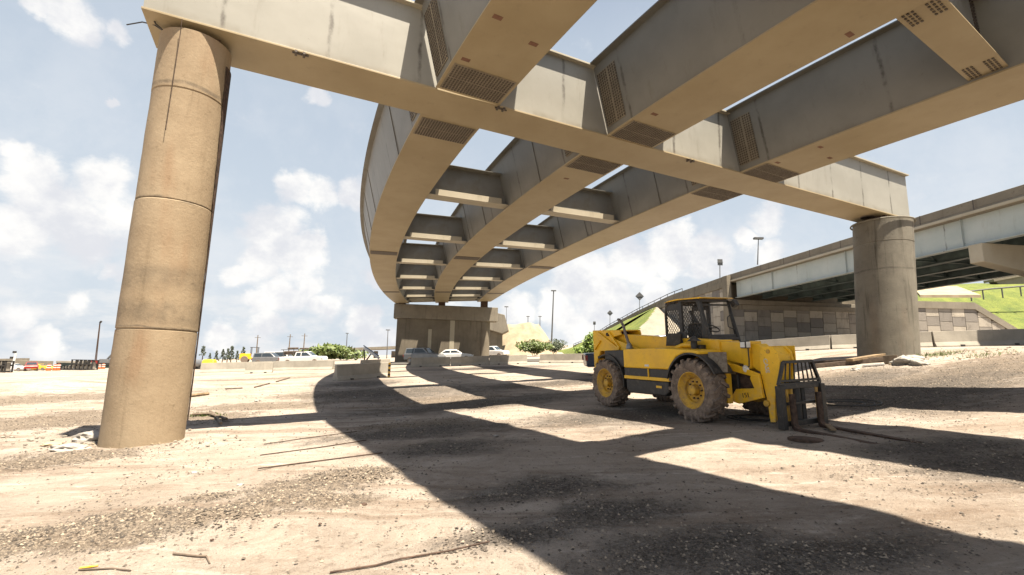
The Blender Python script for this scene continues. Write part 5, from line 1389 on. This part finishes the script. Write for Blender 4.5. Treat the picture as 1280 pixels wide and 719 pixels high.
# ------------------------------------------------------------------ debris
def rubble(name, label, cat, px, py, n, spread, size, mat, seed, flat=.6):
    rnd = random.Random(seed); c_ = atg(px, py); root_z = c_.z
    mb = MB(); c_ = Vector((c_.x, c_.y, gz(c_.x, c_.y)))
    for k in range(n):
        x = rnd.gauss(0, spread[0]); y = rnd.gauss(0, spread[1]); s_ = size*rnd.uniform(.3, 1.2)
        chunk(mb, Vector((x, y, gz(c_.x+x, c_.y+y)-c_.z+s_*.25)), s_, rnd, flat)
    o = mb.build(name, mat); o.location = c_; return tag(o, label, cat)
def chunk(mb, c, s, rnd, flat=.7):
    n_ = 6; vs = []
    for lv, (rr, zz) in enumerate(((.55, -.5), (1., -.1), (.8, .4), (.3, .6))):
        for k in range(n_):
            a_ = 2*PI*(k+rnd.uniform(-.3, .3))/n_+lv; r_ = s*rr*rnd.uniform(.65, 1.15)*.5
            vs.append(c+Vector((r_*math.cos(a_), r_*math.sin(a_), s*zz*flat*rnd.uniform(.7, 1.2)*.5)))
    fs = [tuple(range(n_-1, -1, -1)), tuple(range(3*n_, 4*n_))]
    for l in range(3):
        for k in range(n_): fs.append((l*n_+k, l*n_+(k+1) % n_, (l+1)*n_+(k+1) % n_, (l+1)*n_+k))
    mb.add(vs, fs)
def rock(px, py, size, mat, label, seed, flat=.7, cat='rubble chunk', name='rubble_chunk', stretch=(1, 1)):
    rnd = random.Random(seed); p = atg(px, py); mb = MB()
    import bmesh
    bm = bmesh.new(); bmesh.ops.create_icosphere(bm, subdivisions=3, radius=1)
    me = bpy.data.meshes.new(name)
    for v_ in bm.verts:
        d = v_.co.copy(); k = 1+.45*noise.noise(d*1.3+Vector((seed, 0, 0)))+.22*noise.noise(d*3.1+Vector((seed, 5, 0)))
        v_.co = Vector((d.x*size*k*stretch[0], d.y*size*k*stretch[1], d.z*size*k*flat))
    bm.to_mesh(me); bm.free(); me.materials.append(M[mat]); o = bpy.data.objects.new(name, me); C.objects.link(o)
    o.location = (p.x, p.y, gz(p.x, p.y)+size*flat*.25); return tag(o, label, cat)
rock(170, 549, .20, 'rock', 'jagged grey concrete chunk lying against the front of the tall tan pillar', 11, .75, stretch=(1.2, .8))
rock(186, 553, .09, 'rock', 'small rough chunk right of the jagged one by the tan pillar', 12)
rock(88, 562, .22, 'bag', 'flat whitish slab of plaster left of the tall tan pillar', 13, .34, stretch=(1.3, .9))
rock(112, 551, .24, 'bag', 'crumpled white plastic heap touching the tall tan pillar', 14, .6, stretch=(1.3, .8))
rock(66, 556, .16, 'sandpile', 'low yellowish rubble lump left of the white slab', 15, .3)
rubble('stone_scatter', 'loose stones and chips scattered around the foot of the tall tan pillar', 'stones', 195, 553, 60, (1.1, .35), .07, 'rock', 5)['kind'] = 'stuff'
rubble('stone_scatter', 'loose rubble heaped left of the tall tan pillar', 'stones', 60, 548, 80, (1.2, .6), .08, 'rock', 6)['kind'] = 'stuff'
# right pillar foot: planks, log, white sacks
def plank(a, b, w, h, mat, label, name='timber_plank', cat='plank', lift=.03):
    a_ = atg(*a); b_ = atg(*b); a_.z = gz(a_.x, a_.y)+lift+h/2; b_.z = gz(b_.x, b_.y)+lift+h/2
    c_ = (a_+b_)/2; mb = MB(Matrix.Translation(-c_)); mb.bar(a_, b_, w, h); o = mb.build(name, mat, None, .008); o.location = c_; return tag(o, label, cat)
plank((1018, 460), (1120, 450), .45, .16, 'darkwood', 'dark long beam lying before the stout grey pillar, bottom of the pile', lift=.0)
plank((1062, 457), (1104, 450), .35, .10, 'wood', 'pale tan plank on top of the dark beam before the grey pillar', lift=.16)
plank((1012, 458), (1098, 453), .25, .10, 'darkwood', 'second dark board under the pale plank before the grey pillar', lift=.10)
plank((1078, 459), (1106, 457), .2, .06, 'white', 'short white edged board at the front of the plank pile', lift=.02)
plank((1105, 455), (1123, 454), .3, .3, 'trunk', 'short brown log end between planks and white sacks', 'log', 'log', lift=.0)
for k, (px, py, s_, lab) in enumerate(((1132, 455, .42, 'largest white sack heap at the foot of the stout grey pillar'), (1141, 452, .36, 'white sack just behind the largest at the grey pillar'), (1149, 456, .3, 'flatter white sack at the right of the heap by the grey pillar'))):
    rock(px, py, s_, 'bag', lab, 30+k, .5, 'sack', 'sack')
rock(1069, 463, .14, 'bag', 'small white lump on the sand left of the plank pile', 40, .5)
# rusty disc near forks, thin rods, sticks
p = atg(1007, 550); mb = MB(); mb.lathe([(.0, .03), (.22, .028), (.25, .015), (.25, -.02)], (0, 0, 0), 'z', 28); o = mb.build('metal_lid', 'rust'); o.location = (p.x, p.y, gz(p.x, p.y)+.004); tag(o, 'round rusty metal lid lying in front of the forks', 'lid')
def rod(pts, r, mat, label, name='rod_or_shadow_line', cat='rod', lift=.003):
    P3 = []
    for (x0_, y0_), (x1_, y1_) in zip(pts, pts[1:]):
        for k in range(8): P3.append((x0_+(x1_-x0_)*k/8, y0_+(y1_-y0_)*k/8))
    P3.append(pts[-1])
    W3 = [atg(*p) for p in P3]; W3 = [Vector((p.x, p.y, gz(p.x, p.y)+lift+r)) for p in W3]; c_ = W3[0]
    mb = MB(Matrix.Translation(-c_)); mb.tube(W3, r, 6); o = mb.build(name, mat); o.location = c_; return tag(o, label, cat)
rod([(330, 556), (385, 548), (446, 540)], .007, 'rust', 'rod standing in for a thin shadow line, farthest of three on the sand')  # dark rods laid in place of thin shadow lines on the sand
rod([(325, 570), (400, 560), (458, 551)], .008, 'rust', 'rod standing in for a thin shadow line, second farthest beside the girder shadow')
rod([(322, 587), (400, 577), (478, 567)], .009, 'rust', 'long rod standing in for a shadow line, nearest of three on the sand')
rod([(412, 718), (470, 709), (500, 701), (560, 691), (612, 679)], .007, 'rust', 'dark rod standing in for a shadow line across the bottom edge of the photo', lift=.006)
rod([(216, 694), (246, 697), (258, 697)], .008, 'darkwood', 'forked dry twig on the sand near the lower left', 'dry_twig', 'twig')
rod([(258, 697), (262, 706)], .006, 'darkwood', 'short side twig by the forked twig, lower left', 'dry_twig', 'twig')
rod([(98, 714), (140, 712), (163, 715)], .006, 'darkwood', 'dark bent stick at the bottom left edge of the photo', 'dry_twig', 'twig')
rod([(99, 712), (122, 709)], .007, 'yellow', 'short yellow strip at the bottom left edge of the photo', 'plastic_strip', 'plastic strip')
rod([(276, 533), (268, 521), (262, 517)], .03, 'trunk', 'broken brown stick leaning on the rubble right of the tan pillar', 'broken_stick', 'stick', lift=.04)
rod([(240, 521), (262, 520), (283, 527)], .035, 'trunk', 'curved brown root just right of the tall tan pillar', 'dead_root', 'root', lift=.03)
rod([(188, 556), (210, 551), (228, 547)], .025, 'rust', 'rusty bar lying along the foot of the tall tan pillar', lift=.01)
rod([(318, 485), (337, 480)], .03, 'darkwood', 'dark board on the sand, upper left, nearer the pillar', 'timber_scrap', 'timber')
rod([(345, 478), (362, 473)], .03, 'darkwood', 'dark board on the sand left of the shaded barrier', 'timber_scrap', 'timber')
rod([(281, 487), (303, 486)], .03, 'darkwood', 'flat dark board lying left among the sand ridges', 'timber_scrap', 'timber')
rod([(235, 497), (261, 494)], .06, 'wood', 'brown board half buried beside the tall tan pillar', 'timber_scrap', 'timber')
def loop(px, py, w, h, turns, label, seed):
    rnd = random.Random(seed); c_ = atg(px, py); pts = []
    for k in range(turns*16+1):
        a_ = 2*PI*k/16; rr = 1+.25*math.sin(a_*.37+seed); x = c_.x+w*rr*math.cos(a_)+.15*w*math.sin(a_*.21); y = c_.y+h*rr*math.sin(a_); pts.append(Vector((x, y, gz(x, y)+.02+.02*math.sin(a_*.5)**2)))
    mb = MB(Matrix.Translation(-c_)); mb.tube(pts, .012, 5); o = mb.build('hose_coil', 'black'); o.location = c_; tag(o, label, 'hose')
loop(944, 524, .45, .25, 3, 'loose black hose coil on the ground behind the front wheel', 2)
loop(1055, 506, .6, .5, 3, 'loose black cable coil on the sunlit sand right of the fork rack', 5)
p = atg(1036, 537)
plank((1034, 534), (1042, 541), .10, .03, 'wood', 'short pale wood block on the forks', lift=.03)
# pale litter bits in the shade
for k, (px, py, s_) in enumerate(((497, 525, .05), (506, 522, .04), (486, 518, .04), (560, 476, .08), (575, 478, .06), (443, 497, .05), (515, 503, .05), (620, 545, .04), (322, 502, .10), (305, 498, .06), (243, 592, .05), (300, 607, .04), (455, 631, .03), (400, 655, .015), (265, 675, .015))):
    lab = ['white scrap in the girder shadow, nearer the rod ends', 'second white scrap beside it in the girder shadow', 'third pale scrap left of the white pair in shadow', 'larger pale scrap before the far barriers', 'smaller pale scrap before the far barriers', 'pale chip just below the big shaded barrier', 'pale chip in shadow right of the shaded barrier', 'pale chip in the wide shadow at centre', 'white lump on the gravel left of the shaded barrier', 'pale lump left of the white lump on the gravel', 'pale chip on sand below the tan pillar', 'pale chip on sand below the rods', 'dark nut sized stone right of the gravel berm', 'small stone below the gravel berm', 'small stone in the lower left sand'][k]
    rock(px, py, s_, 'bag' if k < 12 else 'rust', lab, 60+k, .5, 'scrap', 'debris_scrap')
for (px, py, n_, sp_, sz, mt, lb, sdd) in ((1160, 447, 50, (2.2, .5), .10, 'rock', 'small stones and clods in front of the right barriers', 71), (1240, 441, 50, (2.5, .6), .10, 'sandpile', 'pale clods at the foot of the right edge barriers', 72), (250, 528, 70, (.7, .3), .06, 'rock', 'broken stones heaped right of the tall tan pillar', 73), (150, 556, 60, (.7, .15), .05, 'sandpile', 'sandy crumbs along the front foot of the tall tan pillar', 74), (520, 478, 40, (3, .5), .08, 'rock', 'stones in the girder shadow beyond the striped post', 75), (620, 530, 50, (1.4, .9), .035, 'rock', 'small stones in the wide shadow left of the telehandler', 76)):
    rubble('stone_scatter', lb, 'stones', px, py, n_, sp_, sz, mt, sdd)['kind'] = 'stuff'
def weeds(px, py, n_, w_, h_, label, seed):
    rnd = random.Random(seed); c_ = atg(px, py); mb = MB()
    for k in range(n_):
        x = rnd.gauss(0, w_); y = rnd.gauss(0, w_*.5); z_ = gz(c_.x+x, c_.y+y)-c_.z; hh = h_*rnd.uniform(.4, 1.2); dx = rnd.gauss(0, .4)*hh; dy = rnd.gauss(0, .4)*hh
        mb.add([(x-.012, y, z_-.01), (x+.012, y, z_-.01), (x+dx, y+dy, z_+hh)], [(0, 1, 2)])
    o = mb.build('weed_tuft', 'leaf2'); o.location = c_; tag(o, label, 'weeds', kind='stuff')
weeds(1172, 444, 220, .5, .16, 'low green weeds before the barriers right of the stout grey pillar', 1)
weeds(256, 520, 160, .25, .09, 'tiny weeds on the rubble right of the tall tan pillar', 2)
weeds(1230, 445, 120, .5, .12, 'sparse weeds before the barrier at the right edge', 3)
# gravel stones: uncountable
rnd = random.Random(99); mb = MB(); vs = []; fs = []
def pebble(x, y, s_):
    z = gz(x, y); o_ = len(vs); a0 = rnd.uniform(0, 6.28)
    for k in range(4):
        a_ = a0+PI/2*k+rnd.uniform(-.4, .4); r_ = s_*rnd.uniform(.6, 1.3); vs.append((x+r_*math.cos(a_), y+r_*math.sin(a_), z+s_*.15*rnd.uniform(-.3, 1)))
    vs.append((x+rnd.uniform(-.3, .3)*s_, y+rnd.uniform(-.3, .3)*s_, z+s_*rnd.uniform(.5, 1.)))
    for k in range(4): fs.append((o_+k, o_+(k+1) % 4, o_+4))
cnt = 0
while cnt < 26000:
    px = rnd.uniform(-40, 1320); py = 719-(719-455)*rnd.random()**.85
    d = ray(px, py); m_ = Vector((-.0468, -.0356, 1)); den = m_.dot(d)
    if den >= -.01: continue
    t = (.03-m_.dot(CAM))/den
    if t > 26: continue
    p = CAM+d*t; g = gravel_at(p.x, p.y); cl = noise.noise((p.x*.8, p.y*.8, 7))
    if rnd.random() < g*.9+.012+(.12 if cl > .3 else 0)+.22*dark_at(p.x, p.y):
        s_ = rnd.choice((.004, .005, .006, .008, .011, .014))*(1+t*.07)
        pebble(p.x, p.y, s_); cnt += 1
mb.add(vs, fs)
m, nt, b = newmat('pebbles'); T = NT(nt); oi = T.n('ShaderNodeNewGeometry').outputs['Random Per Island']
T.l(T.mix(T.math('POWER', oi, 2.0), (.05, .042, .035), (.30, .25, .19)), b.inputs['Base Color']); b.inputs['Roughness'].default_value = .9; M['pebble'] = m
tag(mb.build('gravel', 'pebble'), 'loose pebbles and chips strewn over the sandy ground', 'gravel', kind='stuff')

# ------------------------------------------------------------------ world
w = bpy.data.worlds.new('World'); SC.world = w; w.use_nodes = True; nt = w.node_tree; nt.nodes.clear(); T = NT(nt)
out = T.n('ShaderNodeOutputWorld'); bg = T.n('ShaderNodeBackground'); T.l(bg.outputs[0], out.inputs[0])
SUN_T, SUN_N = -.105, .30      # ground shift of a shadow per metre of height, along and across the beam
shift = Tv*SUN_T+Nv*SUN_N
sun_dir = Vector((-shift.x, -shift.y, 1)).normalized()
el = math.asin(sun_dir.z); az = math.atan2(sun_dir.x, sun_dir.y)
sky = T.n('ShaderNodeTexSky'); sky.sky_type = 'NISHITA'; sky.sun_disc = False; sky.sun_elevation = el; sky.sun_rotation = az; sky.air_density = 1.2; sky.dust_density = 2.5; sky.ozone_density = 1.
v = T.coord('Generated')
CL = [ # px, py, radius px
 (40, 215, 45), (75, 255, 60), (130, 235, 50), (25, 290, 55), (110, 290, 55), (150, 265, 40), (20, 190, 25),
 (372, 232, 30), (400, 242, 26), (438, 243, 24), (355, 222, 18),
 (345, 290, 40), (375, 315, 36), (330, 330, 35), (395, 300, 18), (300, 345, 22), (360, 365, 30), (400, 380, 24), (385, 350, 20),
 (400, 118, 18), (90, 25, 36), (140, 40, 22), (60, 10, 24), (330, 380, 20),
 (735, 350, 40), (790, 330, 40), (840, 315, 36), (760, 375, 36), (700, 385, 28), (650, 385, 26), (850, 300, 22), (880, 325, 30), (960, 275, 28), (960, 315, 24), (820, 365, 30), (930, 300, 20),
 (20, 395, 32), (60, 420, 30), (100, 380, 24), (280, 420, 26), (340, 410, 26), (450, 400, 24), (470, 350, 18), (470, 430, 26), (720, 410, 26), (560, 420, 40), (150, 340, 20), (140, 130, 10)]
acc = None
cn = T.noise(v, 5.5, 8, .62, .2); cn2 = T.noise(T.mapping(v, (1, 1, 1.8), (.4, .1, .3)), 11, 8, .65, .3)
warp = T.n('ShaderNodeTexNoise'); warp.inputs['Scale'].default_value = 9; warp.inputs['Detail'].default_value = 6; warp.inputs['Roughness'].default_value = .6; T.l(v, warp.inputs['Vector'])
wv = T.n('ShaderNodeVectorMath', operation='MULTIPLY_ADD'); T.l(warp.outputs['Color'], wv.inputs[0]); wv.inputs[1].default_value = (.09, .09, .09)
va = T.n('ShaderNodeVectorMath', operation='ADD'); T.l(v, va.inputs[0]); va.inputs[1].default_value = (-.045, -.045, -.045); T.l(va.outputs[0], wv.inputs[2])
for px, py, r_ in CL:
    d = ray(px, py).normalized(); d2 = ray(px+r_, py).normalized(); rad = (d2-d).length
    dn = T.n('ShaderNodeVectorMath', operation='DISTANCE'); T.l(wv.outputs[0], dn.inputs[0]); dn.inputs[1].default_value = d
    m_ = T.n('ShaderNodeMapRange'); m_.inputs['From Min'].default_value = rad*1.25; m_.inputs['From Max'].default_value = rad*.35; T.l(dn.outputs['Value'], m_.inputs[0])
    acc = m_.outputs[0] if acc is None else T.math('SMOOTH_MAX', acc, m_.outputs[0], .25) if False else T.math('MAXIMUM', acc, m_.outputs[0])
sp = T.n('ShaderNodeSeparateXYZ'); T.l(v, sp.inputs[0])
dens = T.math('ADD', acc, T.math('MULTIPLY', T.math('SUBTRACT', cn2, .5), 1.5))
cmask = T.math('MULTIPLY', T.ramp(dens, .08, .72), .95)
# thin veil cloud everywhere, more near the horizon
veil = T.math('MULTIPLY', T.ramp(cn, .40, .72), T.ramp(sp.outputs[2], .75, .05, .0, .6))
lowf = T.ramp(sp.outputs[2], .26, .0, 0, 1)
low = T.math('MULTIPLY', T.ramp(T.noise(T.mapping(v, (1, 1, 3.2)), 7, 8, .62), .42, .62), lowf)
shade = T.noise(T.mapping(v, (1, 1, 1.2), (.02, 0, .035)), 9, 7, .6)
ccol = T.mix(T.ramp(shade, .36, .62), (6.3, 6.4, 6.75), (8.5, 8.35, 8.1))
hz = T.ramp(sp.outputs[2], .62, -.02, .10, .85)
base = T.mix(hz, sky.outputs[0], (6.2, 6.6, 7.1))
base = T.mix(T.ramp(sp.outputs[2], .80, .55, 0, .66), base, (5.3, 6.0, 6.7))
base = T.mix(veil, base, (7.0, 7.15, 7.4))
base = T.mix(T.math('MULTIPLY', low, .75), base, (7.4, 7.35, 7.3))
fin = T.mix(cmask, base, ccol)
fin = T.mix(1.0, fin, (.72, .72, .72), 'MULTIPLY'); T.l(fin, bg.inputs[0]); bg.inputs[1].default_value = .05
sd = bpy.data.lights.new('sun', 'SUN'); sd.energy = 5.0; sd.angle = R_(.55); sd.color = (1, .88, .72)
so = bpy.data.objects.new('sun', sd); C.objects.link(so); so.rotation_euler = sun_dir.to_track_quat('Z', 'Y').to_euler(); so.location = (0, 0, 40)
SC.view_settings.view_transform = 'Standard'; SC.view_settings.look = 'None'; SC.view_settings.exposure = 1.8; SC.view_settings.gamma = 1; SC.view_settings.use_curve_mapping = False
SC.render.engine = 'CYCLES'; SC.cycles.max_bounces = 8; SC.cycles.diffuse_bounces = 3; SC.cycles.sample_clamp_indirect = 8
print('objects', len(bpy.data.objects), 'el', math.degrees(el), 'az', math.degrees(az))
